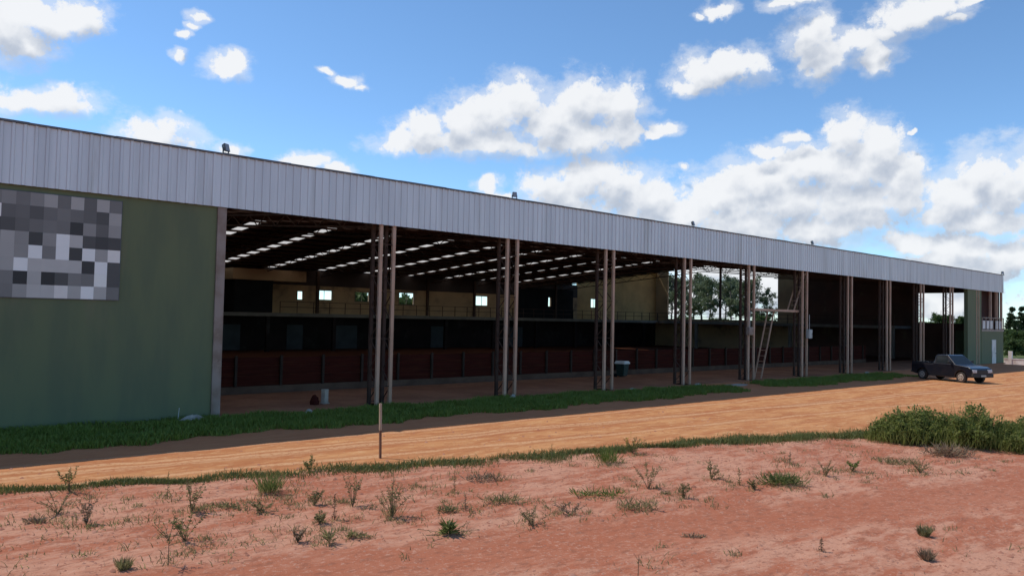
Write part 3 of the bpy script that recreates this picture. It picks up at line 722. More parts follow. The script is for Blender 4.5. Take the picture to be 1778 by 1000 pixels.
for xc, ww, z0, z1 in WIN + [(69.6, 1.2, 4.65, 5.65)]:
    f = MB(); a, bb = xc - ww / 2, xc + ww / 2
    f.box(a - .04, a + .03, YB - .03, YB + .06, z0, z1); f.box(bb - .03, bb + .04, YB - .03, YB + .06, z0, z1)
    f.box(a - .04, bb + .04, YB - .03, YB + .06, z1 - .002, z1 + .05); f.box(a - .04, bb + .04, YB - .05, YB + .06, z0 - .05, z0 + .002)
    if ww > 1: f.box(xc - .02, xc + .02, YB + .01, YB + .05, z0, z1)
    f.build('window', M['window'], shed)
r = MB(); r.box(24.4, 27.6, 37.2, YB - .01, 3.23, 5.85); r.build('booth_shade', M['black'], shed)  # black box paints the darkness of an unlit room
r = MB(); r.box(24.2, 30.5, 37.1, YB - .02, 5.86, 6.75); r.build('booth_lintel', M['tan'], shed)
r = MB(); r.box(57.2, 61.8, YB - .08, YB - .03, 3.23, 6.6); r.box(62.4, 65.9, YB - .08, YB - .03, 3.23, 6.6); r.box(61.8, 62.4, YB - .08, YB - .03, 3.23, 4.6); r.box(61.8, 62.4, YB - .08, YB - .03, 5.6, 6.6)
r.build('booth_shade', M['black'], shed)  # flat black panels paint the shade of an unlit recess
# pilasters on the back wall
for k in range(0, 10):
    xx = C0 + BAY * k
    q = MB(); q.box(xx - .13, xx + .13, YB - .16, YB - .005, 3.24, 7.0); q.build('pilaster', M['steel_dark'], shed)

# mezzanine along the back and the far end
mz = MB(); mz.box(XL, 77.5, 36.5, YB - .01, 2.93, 3.22); mz.box(77.5, XR - .01, 8.0, YB - .01, 2.93, 3.22)
mo = mz.build('mezzanine', M['slab'], shed)
ra = MB()
def rail_line(p, q, step=1.5):
    p = Vector(p); q = Vector(q); n = int((q - p).length / step)
    for h in (.5, .95): ra.bar(p + Vector((0, 0, h)), q + Vector((0, 0, h)), .045)
    for i in range(n + 1):
        s = p + (q - p) * i / n; ra.bar(s, s + Vector((0, 0, .95)), .05)
rail_line((28, 36.6, 3.22), (77.5, 36.6, 3.22)); rail_line((77.6, 36.6, 3.22), (77.6, 8.1, 3.22))
ra.build('railing', M['steel_dark'], mo)
for xx, y in [(C0 + BAY * k, 36.8) for k in range(12)] + [(77.8, y) for y in (31, 25, 19, 13, 8.3)]:
    q = MB(); q.box(xx - .15, xx + .15, y - .15, y + .15, 0, 2.93); q.build('support_post', M['slab'] if y < 36 else M['under'], mo)
for k, (xx, ww) in enumerate(((14.5, 1.6), (17.2, 1.1), (20.5, 1.4), (25.0, 2.2), (31.0, 1.5), (36.0, 2.4), (46.5, 1.8), (57.0, 2.0))):
    q = MB(); q.box(xx - ww / 2, xx + ww / 2, YB - .06, YB - .004, .05, 2.2); q.build('lower_door', MAT('dull_door', (.045, .05, .055), (.03, .032, .036), 1, .7) if k == 0 else bpy.data.materials['dull_door'], shed)

# far end wall with its two big openings
ew = MB(); T = (XR, XR + .2)
ew.box(*T, .3, 3.2, 0, 8.0); ew.box(*T, 3.2, 7.4, 0, 3.55); ew.box(*T, 3.2, 7.4, 6.5, 8.0); ew.box(*T, 7.4, 19.0, 0, 8.6)
ew.build('end_wall', MAT('dark_red_wall', (.12, .055, .038), (.085, .045, .032), .4, .85, dirt=(.14, .10, .06)), shed)
ew = MB(); ew.box(*T, 19.0, 22.6, 0, 10.29); ew.box(*T, 22.6, 38.1, 0, 3.5); ew.box(*T, 38.1, YB + .2, 0, 10.29)
ew.build('end_wall', M['tan'], shed)
ew = MB(); ew.box(XR + .02, XR + .18, 30.15, 30.4, 3.5, 10.29); ew.build('mullion', M['steel_dark'], shed)
ew = MB(); ew.box(XL - .2, XL, 0, YB + .2, 0, 7.1); ew.build('end_wall', M['green_wall'], shed)

# green corner block with its balcony
w = MB(); w.box(72.7, 76.0, .0, .3, -.3, ZE + .1); w.box(76.0, XR + .2, -.02, .28, -.9, 2.9); w.box(XR - .02, XR + .22, .28, 4.0, -.9, 2.9)
w.build('corner_wall', M['green_wall'], shed)
w = MB(); w.box(76.0, XR + .3, -.05, 1.3, 2.902, 3.06); bal = w.build('balcony', M['concrete'], shed)
r = MB(); r.bar((76.0, -.02, 4.1), (XR + .28, -.02, 4.1), .09, .07)
for xx in np.linspace(76.1, XR + .24, 7): r.bar((xx, -.02, 3.06), (xx, -.02, 4.07), .07)
r.build('railing', M['steel_light'], bal)
for xx in (76.25, 77.25, 78.15, 79.6, 80.5):
    r = MB(); r.box(xx, xx + .62, -.04, -.01, 3.12, 3.85); r.build('rail_panel', M['white'], bal)
w = MB(); w.box(76.0, XR, 1.15, 1.25, 3.06, 7.0); w.build('recess_wall', MAT('recess_red', (.09, .035, .025), (.05, .025, .02), .6, .85), shed)
for xx in (78.6, 80.2, XR + .05):
    q = MB(); q.box(xx - .09, xx + .09, .02, .2, 3.06, ZE + .2); q.build('balcony_post', M['steel'], bal)
d = MB(); d.box(78.55, 79.55, -.07, -.022, -.30, 2.15); dr = d.build('door', M['white'], shed)
d = MB(); d.box(79.38, 79.46, -.12, -.072, .92, .97); d.build('handle', M['lamp'], dr)

# ------------------------------------------------------------------ things on and in the shed
def mosaic_sign():
    G = [[.14, .17, .12, .17, .26, .11, .28, .09, .28, .12], [.75, .09, .10, .07, .11, .13, .11, .09, .06, .26],
         [.05, .06, .09, .11, .13, .12, .03, .19, .09, .22], [.06, .27, .19, .04, .20, .86, .34, .06, .04, .05],
         [.08, .27, .20, .90, .14, .68, .04, .74, .25, .53], [.70, .26, .73, .34, .35, .35, .34, .03, .70, .06],
         [.03, .14, .02, .30, .02, .06, .15, .13, .58, .06], [.02, .13, .23, .34, .34, .50, .29, .78, .30, .12]]
    t = empty('mosaic_sign', (3.0, -.02, 3.52))
    tag(t, 'square mosaic of grey, white and black blocks added in place of a hidden sign on the green end wall', 'sign')
    fr = MB(); fr.box(-.02, 3.22, -.02, .018, -.02, 2.80); fr.build('backing', M['lamp'], t)  # mosaic blocks are added where the sign's own design is unknown
    p = MB(); cw, chh = 3.2 / 10, 2.78 / 8
    tones = sorted({v for r_ in G for v in r_})
    mats = [MAT('mosaic_tone', (min(.92, v * 1.65), min(.90, v * 1.55), min(.84, v * 1.4)), (min(.9, v * 1.58), min(.88, v * 1.48), min(.82, v * 1.34)), 2, .6) for v in tones]
    for j, r_ in enumerate(G):
        for i, v in enumerate(r_):
            p.box(i * cw, (i + 1) * cw - .001, -.03, -.021, 2.78 - (j + 1) * chh + .001, 2.78 - j * chh, tones.index(v))
    p.build('panel', mats, t)
mosaic_sign()

def floodlight(x, lab, rz, big=1.0):
    t = empty('floodlight', (x, -.04, ZT + .055), rz); tag(t, lab, 'floodlight', 'floodlights along the top of the fascia')
    b = MB(); b.box(-.10, .10, -.06, .06, 0, .02); b.bar((-.13 * big, 0, 0.01), (-.13 * big, 0, .2 * big), .03); b.bar((.13 * big, 0, .01), (.13 * big, 0, .2 * big), .03)
    b.build('bracket', M['lamp'], t)
    h = MB(); s = big
    h.add([(-.12 * s, -.10 * s, .08 * s), (.12 * s, -.10 * s, .08 * s), (.12 * s, -.02 * s, .36 * s), (-.12 * s, -.02 * s, .36 * s),
           (-.09 * s, .06 * s, .10 * s), (.09 * s, .06 * s, .10 * s), (.09 * s, .12 * s, .30 * s), (-.09 * s, .12 * s, .30 * s)],
          [(0, 1, 2, 3), (7, 6, 5, 4), (0, 4, 5, 1), (1, 5, 6, 2), (2, 6, 7, 3), (3, 7, 4, 0)])
    ho = h.build('housing', M['lamp'], t, bevel=.012)
    g = MB(); n = Vector((0, -.28, .08)).normalized() * .004
    g.add([Vector(v) + n for v in ((-.10 * s, -.095 * s, .10 * s), (.10 * s, -.095 * s, .10 * s), (.10 * s, -.025 * s, .34 * s), (-.10 * s, -.025 * s, .34 * s))], [(0, 1, 2, 3)])
    g.build('lamp_glass', M['lampglass'], t)
floodlight(9.1, 'nearest and largest floodlight on the fascia, above the end of the green wall', .5, .90)
floodlight(21.06, 'upright dark floodlight on the fascia above the second lattice column', -.3, .8)
floodlight(33.39, 'small floodlight on the fascia above the fourth lattice column', .2, .8)
floodlight(45.85, 'distant floodlight on the fascia above the column carrying a grey box', .1, .8)
floodlight(81.45, 'floodlight on the very end of the fascia at the far corner', -.6, .9)

ab = empty('arena_barrier', (9, 6.1, 0.035)); tag(ab, 'long low barrier of dark red boards on posts inside the shed', 'barrier')
q = MB()
for k, (z0, z1) in enumerate(((.30, .70), (.712, 1.10), (1.112, 1.42))): q.box(-12, 58, -.02 + .006 * k, .03 + .006 * k, z0, z1)
q.build('board_panel', M['redwood'], ab)
q = MB(); q.box(-12, 58, -.06, .10, -.02, .29); q.build('kerb', MAT('dusty_kerb', (.13, .085, .062), (.095, .06, .044), 1.0, .95, spec=.05), ab)
for k in range(-5, 30):
    p = MB(); p.box(3.1 + k * 1.87 - .05, 3.1 + k * 1.87 + .05, -.13, -.03, -.02 + .31, 1.50); p.build('post', M['post'], ab)

def ladder(loc, p, q, n, lab, wd=.42):
    t = empty('steel_ladder', loc); tag(t, lab, 'ladder', 'steel ladders by the tie beam')
    p = Vector(p); q = Vector(q); s = Vector((0, wd, 0))
    for k in (0, 1):
        r = MB(); r.bar(p + s * k, q + s * k, .07, .05); r.build('side_rail', M['steel'], t)
    r = MB()
    for i in range(1, n): r.tube(p + (q - p) * i / n, p + (q - p) * i / n + s, .018, n=6)
    r.build('rungs', M['steel'], t)
ladder((40.7, .35, .035), (0, 0, 0), (1.35, 0, 3.88), 12, 'lower steel ladder leaning from the shed floor up to the tie beam')
ladder((44.35, .35, 4.07), (0, -.02, 0), (1.3, -.02, 2.3), 8, 'upper steel ladder rising from the tie beam to the eave')

def wall_box(x, y, z, w_, d_, h_, lab, mat, name, cat):
    t = empty(name, (x, y, z)); tag(t, lab, cat)
    b = MB(); b.box(-w_ / 2, w_ / 2, -d_, 0, 0, h_); b.build('case', mat, t, bevel=.02)
    b = MB(); b.box(-w_ / 2 + .04, w_ / 2 - .04, -d_ - .012, -d_ - .001, .04, h_ - .04); do = b.build('door', mat, t)
    b = MB(); b.box(w_ / 2 - .10, w_ / 2 - .07, -d_ - .03, -d_ - .012, h_ * .45, h_ * .58); b.build('handle', M['lamp'], do)
    b = MB(); b.tube((0, -d_ / 2, h_), (0, -d_ / 2, h_ + .9), .02); b.build('conduit', M['greybox'], t)
wall_box(45.32, -.06, 2.35, .42, .2, .55, 'pale grey electrical box fixed to the lattice column at the right of the ladders', M['greybox'], 'electrical_box', 'electrical box')
wall_box(38.65, -.06, 2.55, .45, .2, .45, 'dull brown electrical box on the lattice column at the left of the ladders', M['steel_light'], 'electrical_box', 'electrical box')

def bin_():
    t = empty('waste_bin', (33.9, 5.0, .035), .2); tag(t, 'dark green wheeled bin with a white lid against the red barrier', 'bin')
    b = MB(); s0, s1 = .22, .29
    b.add([(-s0, -s0, .06), (s0, -s0, .06), (s0, s0, .06), (-s0, s0, .06), (-s1, -s1, .74), (s1, -s1, .74), (s1, s1, .74), (-s1, s1, .74)],
          [(0, 3, 2, 1), (4, 5, 6, 7), (0, 1, 5, 4), (1, 2, 6, 5), (2, 3, 7, 6), (3, 0, 4, 7)])
    b.build('body', M['bin_green'], t, bevel=.02)
    b = MB(); b.box(-.32, .32, -.33, .32, .742, .80); b.add([(-.32, -.33, .80), (.32, -.33, .80), (.32, .32, .80), (-.32, .32, .80), (-.26, -.26, .90), (.26, -.26, .90), (.26, .26, .90), (-.26, .26, .90)], [(4, 5, 6, 7), (0, 1, 5, 4), (1, 2, 6, 5), (2, 3, 7, 6), (3, 0, 4, 7)])
    b.build('lid', M['white'], t)
    for sx in (-1, 1):
        b = MB(); b.tube((sx * .27, .25, .10), (sx * .33, .25, .10), .10, n=14); b.build('wheel', M['black'], t)
bin_()

def lump(name, loc, size, lab, cat, mat, seed, group=None):
    r_ = random.Random(seed); t = MB(); n = 9; m_ = 5
    vs = []; fs = []
    for j in range(m_):
        ph = j / (m_ - 1) * math.pi / 2
        for i in range(n):
            a = 2 * math.pi * i / n; rr = math.cos(ph) * r_.uniform(.75, 1.15) + .02
            vs.append((math.cos(a) * rr * size[0], math.sin(a) * rr * size[1], math.sin(ph) * size[2] * r_.uniform(.8, 1.1) - .02))
    for j in range(m_ - 1):
        for i in range(n): fs.append((j * n + i, j * n + (i + 1) % n, (j + 1) * n + (i + 1) % n, (j + 1) * n + i))
    fs.append(tuple((m_ - 1) * n + i for i in range(n)))
    o = t.add(vs, fs).build(name, mat); o.location = loc; tag(o, lab, cat, group)
    return o
lump('concrete_rubble', (8.25, -.45, 0), (.42, .22, .22), 'heap of pale broken concrete in the grass at the end of the green wall', 'rubble', M['concrete'], 3)
lump('concrete_rubble', (11.9, -.55, .02), (.16, .14, .16), 'pale concrete lump in the grass left of the first lattice column', 'rubble', M['concrete'], 5)
lump('concrete_rubble', (20.75, -.55, .02), (.16, .13, .20), 'pale concrete lump at the foot of the second lattice column', 'rubble', M['concrete'], 6)
lump('concrete_rubble', (27.9, -.75, .02), (.38, .14, .15), 'long pale concrete lump in front of the third lattice column', 'rubble', M['concrete'], 8)
lump('concrete_rubble', (33.2, -.6, .02), (.30, .18, .14), 'low pale concrete lump beside the fourth lattice column where the grass ends', 'rubble', M['concrete'], 9)
lump('concrete_rubble', (35.6, -1.3, .0), (1.0, .5, .08), 'flat spread of broken concrete in the bare gap of the grass strip', 'rubble', M['concrete'], 10)
lump('concrete_rubble', (51.6, -.9, .0), (.35, .2, .2), 'pale concrete lump in the grass near the parked pickup', 'rubble', M['concrete'], 11)
s = MB(); s.tube((0, 0, 0), (.03, 0, .42), .012, n=6); o = s.build('metal_rod', M['greybox']); o.location = (7.85, -.35, 0); tag(o, 'thin upright rod beside the heap of concrete at the green wall', 'rod')
# block and sack by the entrance
b = MB(); b.box(-.09, .09, -.10, .10, 0, .52); b.box(-.12, .12, -.13, .13, .0, .05); o = b.build('concrete_block', M['concrete'], bevel=.015); o.location = (13.55, 1.5, .035); o.rotation_euler.z = .3
tag(o, 'short grey concrete stump standing on the earth floor inside the shed', 'stump')
o = lump('sack', (13.12, 1.42, .035), (.17, .14, .36), 'dark reddish sack slumped beside the short concrete stump', 'sack', M['redwood'], 21)

st = empty('marker_stake', (9.63, -8.54, ground_height(9.63, -8.54) - .02)); tag(st, 'slim brown wooden stake at the road edge, paler on its upper half', 'stake')
s = MB(); s.bar((0, 0, 0), (-.015, 0, .66), .045); s.build('post', M['wood'], st)
s = MB(); s.bar((-.015, 0, .662), (-.03, 0, 1.27), .048); s.build('painted_top', M['wood_pale'], st)

# ------------------------------------------------------------------ pickup
def pickup():
    t = empty('pickup_truck', (51.0, -6.19, ground_height(51, -6.2)), math.atan2(-.93, -.36))
    tag(t, 'dark blue single-cab pickup parked nose-out in front of the shed', 'pickup truck')
    pm, nt, N, L, bs = nodes_of('dark_blue_paint')
    bs.inputs['Base Color'].default_value = (.012, .013, .024, 1); bs.inputs['Roughness'].default_value = .28; bs.inputs['Coat Weight'].default_value = .6
    dust = ramp(nt, noise_tex(nt, objco(nt), 3, 5), .35, .75)
    L.new(mix_rgb(nt, math_n(nt, 'MULTIPLY', dust, .18), (.009, .010, .017), (.07, .05, .04)), bs.inputs['Base Color'])
    trim = MAT('black_trim', (.018, .018, .019), None, 4, .6); tyre = MAT('tyre_rubber', (.022, .02, .019), (.05, .032, .024), 4, .9)
    rim = MAT('dusty_rim', (.50, .44, .38), (.40, .33, .27), 4, .45, .3)
    gm, nt, N, L, gb = nodes_of('car_glass'); gb.inputs['Base Color'].default_value = (.02, .025, .028, 1); gb.inputs['Roughness'].default_value = .06; gb.inputs['Specular IOR Level'].default_value = .4
    chrome = MAT('chrome', (.6, .6, .6), None, 3, .25, .9); lampm = MAT('headlamp_glass', (.62, .64, .66), None, 3, .12); red = MAT('tail_lamp', (.25, .01, .01), None, 3, .25)
    FW, RW, WR, HW = 1.34, -1.34, .315, .80
    def arch(cx_, r_, z0, n=9):                        # points of a wheel arch, rear to front
        return [(cx_ - r_ * math.cos(math.pi * i / n), z0 + r_ * math.sin(math.pi * i / n)) for i in range(n + 1)]
    low = [(-2.12, .50), (-2.10, .42)] + arch(RW, .40, .32) + [(-.9, .28), (.9, .28)] + arch(FW, .40, .32) + [(1.98, .34), (2.08, .46), (2.10, .70), (2.02, .86), (1.80, .95), (.98, 1.04), (.90, 1.05), (-.52, 1.05), (-.54, .98), (-2.12, .98)]
    b = MB(); b.prism(low, -HW, HW)
    body = b.build('body', pm, t, bevel=.05, smooth=True)
    # cab: tapered glasshouse
    def cab_shell(zs):
        pass
    c = MB()
    lo = [(-.54, -HW + .03, 1.03), (.98, -HW + .03, 1.03), (.98, HW - .03, 1.03), (-.54, HW - .03, 1.03)]
    hi = [(-.38, -HW + .18, 1.56), (.30, -HW + .18, 1.58), (.30, HW - .18, 1.58), (-.38, HW - .18, 1.56)]
    mid = [(-.46, -HW + .16, 1.53), (.40, -HW + .16, 1.53), (.40, HW - .16, 1.53), (-.46, HW - .16, 1.53)]
    c.add(lo + mid + hi, [(0, 1, 5, 4), (1, 2, 6, 5), (2, 3, 7, 6), (3, 0, 4, 7), (4, 5, 9, 8), (5, 6, 10, 9), (6, 7, 11, 10), (7, 4, 8, 11), (8, 9, 10, 11)])
    c.build('cab', pm, t, bevel=.035, smooth=True)
    def lerp(a, b_, u): return tuple(a[i] + (b_[i] - a[i]) * u for i in range(3))
    def pane(name, q, u0, u1, v0, v1, off):
        A_, B_, C_, D_ = q                            # lower a-b, upper d-c
        P = [lerp(lerp(A_, B_, u), lerp(D_, C_, u), v) for u, v in ((u0, v0), (u1, v0), (u1, v1), (u0, v1))]
        n = (Vector(P[1]) - Vector(P[0])).cross(Vector(P[3]) - Vector(P[0])).normalized() * off
        inner = [Vector(p) - n * .3 for p in P]; outer = [Vector(p) + n for p in P]
        g = MB(); g.add(inner + outer, [(4, 5, 6, 7), (0, 1, 5, 4), (1, 2, 6, 5), (2, 3, 7, 6), (3, 0, 4, 7)]); g.build(name, gm, t)
    pane('windscreen', (lo[1], lo[2], mid[2], mid[1]), .06, .94, .10, .95, .006)
    pane('rear_window', (lo[3], lo[0], mid[0], mid[3]), .10, .90, .15, .92, .006)
    pane('side_window', (lo[0], lo[1], mid[1], mid[0]), .12, .80, .10, .93, .006)
    pane('side_window', (lo[2], lo[3], mid[3], mid[2]), .20, .88, .10, .93, .006)
    # load bed opening: a dark tray set into the top
    k = MB(); k.box(-2.02, -.62, -HW + .10, HW - .10, .984, .992); k.build('bed_floor', trim, t)
    k = MB()
    for y in (-HW + .02, HW - .10): k.box(-2.12, -.56, y, y + .08, .985, 1.06)
    k.box(-2.12, -2.05, -HW + .1, HW - .1, .985, 1.06); k.build('bed_rail', pm, t)
    for x, y in ((FW, -1), (FW, 1), (RW, -1), (RW, 1)):
        w_ = MB(); y0, y1 = y * (HW - .19), y * (HW + .0)
        w_.tube((x, y0, WR), (x, y1, WR), WR, n=28)
        wo = w_.build('wheel', tyre, t, bevel=.02)
        r_ = MB(); r_.tube((x, y1 - y * .01, WR), (x, y1 + y * .012, WR), .205, .18, n=24); r_.tube((x, y1 + y * .01, WR), (x, y1 + y * .03, WR), .05, n=12)
        ro = r_.build('rim', rim, wo)
        h_ = MB()
        for q in range(6):
            a = 2 * math.pi * q / 6; h_.tube((x + .115 * math.cos(a), y1 + y * .008, WR + .115 * math.sin(a)), (x + .115 * math.cos(a), y1 + y * .018, WR + .115 * math.sin(a)), .028, n=8)
        h_.build('rim_hole', trim, wo)
    f = MB(); f.box(2.03, 2.17, -HW - .01, HW + .01, .36, .56); f.build('front_bumper', trim, t, bevel=.03)
    f = MB(); f.box(-2.2, -2.09, -HW + .02, HW - .02, .40, .54); f.build('rear_bumper', chrome, t, bevel=.02)
    g = MB(); g.box(2.07, 2.115, -.40, .40, .60, .78)
    g.build('grille', trim, t)
    for s_ in (-1, 1):
        h = MB(); h.box(2.0, 2.112, s_ * .60 - .17, s_ * .60 + .17, .62, .80); h.build('headlight', lampm, t, bevel=.02)
        h = MB(); h.box(-2.135, -2.10, s_ * .70 - .08, s_ * .70 + .08, .62, .92); h.build('tail_light', red, t)
        h = MB(); h.box(.62, .74, s_ * (HW + .02) - .0, s_ * (HW + .20), 1.10, 1.25) if s_ > 0 else h.box(.62, .74, -HW - .20, -HW - .02, 1.10, 1.25)
        h.build('wing_mirror', trim, t, bevel=.02)
        h = MB(); h.box(-.30, .0 + .85, s_ * (HW + .002) - .004, s_ * (HW + .002) + .004, .36, .99)
        do = h.build('door', pm, t)
        h = MB(); h.box(-.20, -.04, s_ * (HW + .012) - .008, s_ * (HW + .012) + .012, .86, .90); h.build('handle', trim, do)
    p = MB(); p.box(2.172, 2.18, -.2, .2, .40, .50); p.build('number_plate', M['greybox'], t)
pickup()

# ------------------------------------------------------------------ plants
def leaf_quads(c, d, nrm, ln, wd):
    """rhombus leaves: base c, direction d, normal nrm (n,3), length, width (n,)"""
    s = np.cross(d, nrm); s /= np.linalg.norm(s, axis=1, keepdims=True) + 1e-9
    ln = ln[:, None]; wd = wd[:, None]
    sag = nrm * ln * .12
    V = np.stack([c, c + d * ln * .5 + s * wd / 2 + sag, c + d * ln, c + d * ln * .5 - s * wd / 2 + sag], 1).reshape(-1, 3)
    k = np.arange(len(c))[:, None] * 4
    return V, k + np.array([[0, 1, 2, 3]])

def unit(v): return v / (np.linalg.norm(v, axis=-1, keepdims=True) + 1e-9)

def weed(kind, h, w, seed):
    """returns stem MB and leaf arrays, base at origin"""
    r_ = np.random.default_rng(seed); st = MB(); C_, D_, L_, W_ = [], [], [], []; w *= 1.35 if kind in ('leafy', 'cone', 'dry', 'flower') else 1.0
    def leaves_on(p, q, n, ln, wd, t0=.15, droop=.2):
        for i in range(n):
            t = t0 + (1 - t0) * (i + r_.random()) / n
            a = r_.uniform(0, 6.28); C_.append(p + (q - p) * t); D_.append((math.cos(a), math.sin(a), r_.uniform(-droop, .7)))
            s = r_.uniform(.6, 1.15) * (1.15 - .5 * t); L_.append(ln * s); W_.append(wd * s)
    def blade_tuft(n, hh, ww, cx=0, cy=0, wd=.008):
        for i in range(n):
            a = r_.uniform(0, 6.28); o = r_.uniform(0, ww * .3); sp = r_.uniform(.1, .9)
            C_.append(np.array((cx + math.cos(a) * o, cy + math.sin(a) * o, 0))); D_.append((math.cos(a) * sp, math.sin(a) * sp, 1.0))
            L_.append(hh * r_.uniform(.5, 1.05)); W_.append(wd * r_.uniform(.7, 1.4))
    def stem(p, q, r0): st.tube(p, q, r0, r0 * .5, n=5, caps=False)
    Z = np.zeros(3)
    if kind in ('leafy', 'cone', 'flower', 'dry'):
        n = {'leafy': 8, 'cone': 12, 'flower': 8, 'dry': 11}[kind]
        for i in range(n):
            a = r_.uniform(0, 6.28); o = r_.uniform(.15, .5) * w
            if kind == 'cone': hh = h * (1 - 1.25 * o / w) if i else h; o = o if i else .02
            else: hh = h * r_.uniform(.55, 1.0) if i else h
            q = np.array((math.cos(a) * o, math.sin(a) * o, max(hh, .05)))
            mid = q * np.array((.45, .45, .55)); stem(Z, mid, .005); stem(mid, q, .004)
            nl = {'leafy': 20, 'cone': 22, 'flower': 20, 'dry': 13}[kind]; s = .058 if kind != 'dry' else .048
            leaves_on(Z, mid, nl // 3, s, s * .42, .3); leaves_on(mid, q, nl, s, s * .42, 0)
    if kind in ('leafy', 'dry', 'stalk', 'umbrella', 'fan', 'flower'):
        blade_tuft(26, min(h * .4, .12), max(w, .2) * 1.5, wd=.006)
    if kind == 'cone':
        blade_tuft(60, h * .45, w * .8)
    if kind == 'stalk':
        q = np.array((r_.uniform(-.02, .02), r_.uniform(-.02, .02), h)); stem(Z, q, .006); leaves_on(Z, q, 34, .055, .018, .12); leaves_on(q * .6, q, 14, .035, .014, 0)
    if kind == 'twig':
        q = np.array((.01, 0, h)); stem(Z, q, .006); stem(q * .6, q * .6 + np.array((.05, .02, .1)), .003); stem(q * .8, q * .8 + np.array((-.04, .03, .07)), .003)
    if kind == 'umbrella':
        top = np.array((0, 0, h * .62)); stem(Z, top, .007)
        for i in range(11):
            a = 6.28 * i / 11 + r_.uniform(-.2, .2); o = w * r_.uniform(.25, .55); q = np.array((math.cos(a) * o, math.sin(a) * o, h * r_.uniform(.55, 1.0)))
            b0 = top * r_.uniform(.65, 1.0); stem(b0, q, .004); leaves_on(b0, q, 9, .04, .02, .35)
    if kind == 'fan':
        stem(Z, np.array((0, 0, h * .35)), .005)
        for i in range(40):
            a = r_.uniform(0, 6.28); C_.append(np.array((0, 0, h * r_.uniform(.1, .35)))); D_.append((math.cos(a), math.sin(a), r_.uniform(.4, 1.6))); L_.append(h * r_.uniform(.4, .75)); W_.append(.02)
    if kind == 'rosette':
        for i in range(90):
            a = r_.uniform(0, 6.28); C_.append(np.array((0, 0, h * r_.uniform(.02, .5)))); D_.append((math.cos(a), math.sin(a), r_.uniform(.1, 1.2))); L_.append(w * r_.uniform(.2, .5)); W_.append(.035)
        for a in (-.7, .2, 2.5, 3.3):
            q = np.array((math.cos(a) * w, math.sin(a) * w, .10)); stem(Z + (0, 0, .03), q, .005); leaves_on(Z, q, 16, .05, .022, .3)
    if kind == 'tuft': blade_tuft(170, h, w, wd=.011); blade_tuft(60, h * .6, w * 1.5, wd=.011)
    if kind in ('mat', 'mat2'):
        lobes = [(0, 0, 1)] if kind == 'mat' else [(-.22 * w, .05, .8), (.2 * w, -.12, .9), (.05 * w, .2, .6)]
        for lx, ly, ls in lobes:
            for i in range(int(55 + 130 * w * ls)):
                a = r_.uniform(0, 6.28); o = math.sqrt(r_.random()) * .5 * w * ls
                px_, py_ = lx + math.cos(a) * o, ly + math.sin(a) * o * .8
                # long axis lies along the picture's width, roughly world (.75,-.66)
                C_.append(np.array((px_ * .75 + py_ * .33, -px_ * .66 + py_ * .38, r_.uniform(0, .25) * h))); D_.append((r_.uniform(-1, 1), r_.uniform(-1, 1), r_.uniform(.15, 1.0)))
                L_.append(h * r_.uniform(.45, 1.0)); W_.append(.014 * r_.uniform(.7, 1.6))
    yel = None
    C_ = np.array(C_).reshape(-1, 3); D_ = unit(np.array(D_, float).reshape(-1, 3)) if len(D_) else np.zeros((0, 3))
    return st, C_, D_, np.array(L_), np.array(W_), r_

def place_weed(x, y, h, w, kind, leaf, label, seed):
    st, C_, D_, L_, W_, r_ = weed(kind, h, w, seed)
    z = ground_height(x, y) - .01
    t = empty('weed', (x, y, z)); tag(t, label, 'weed', 'weeds scattered over the red soil')
    if st.v: st.build('stem', M['stem'], t)
    if len(C_):
        nr = unit(np.cross(D_, r_.normal(0, 1, C_.shape))); v, f = leaf_quads(C_, D_, nr, L_, W_)
        np_mesh('leaves', v, f, M[leaf], parent=t)
    if kind == 'flower':
        for i in range(7):
            px_, py_, pz_ = r_.uniform(-w / 2, w / 2), r_.uniform(-w / 2, w / 2), r_.uniform(.6 * h, h * 1.15)
            fm = MB(); vs = [(px_, py_, pz_)]; fs = []
            for q in range(10):
                rr = .032 if q % 2 == 0 else .016; vs.append((px_ + rr * math.cos(.628 * q), py_ + rr * math.sin(.628 * q), pz_ + .012))
            fs = [(0, 1 + q, 1 + (q + 1) % 10) for q in range(10)]
            fm.add(vs, fs); fm.tube((px_, py_, pz_ - .15), (px_, py_, pz_), .003, n=4, caps=False); fm.build('flower', M['leaf_yellow'], t)
for i, wd in enumerate(WEEDS): place_weed(*wd, seed=100 + i)

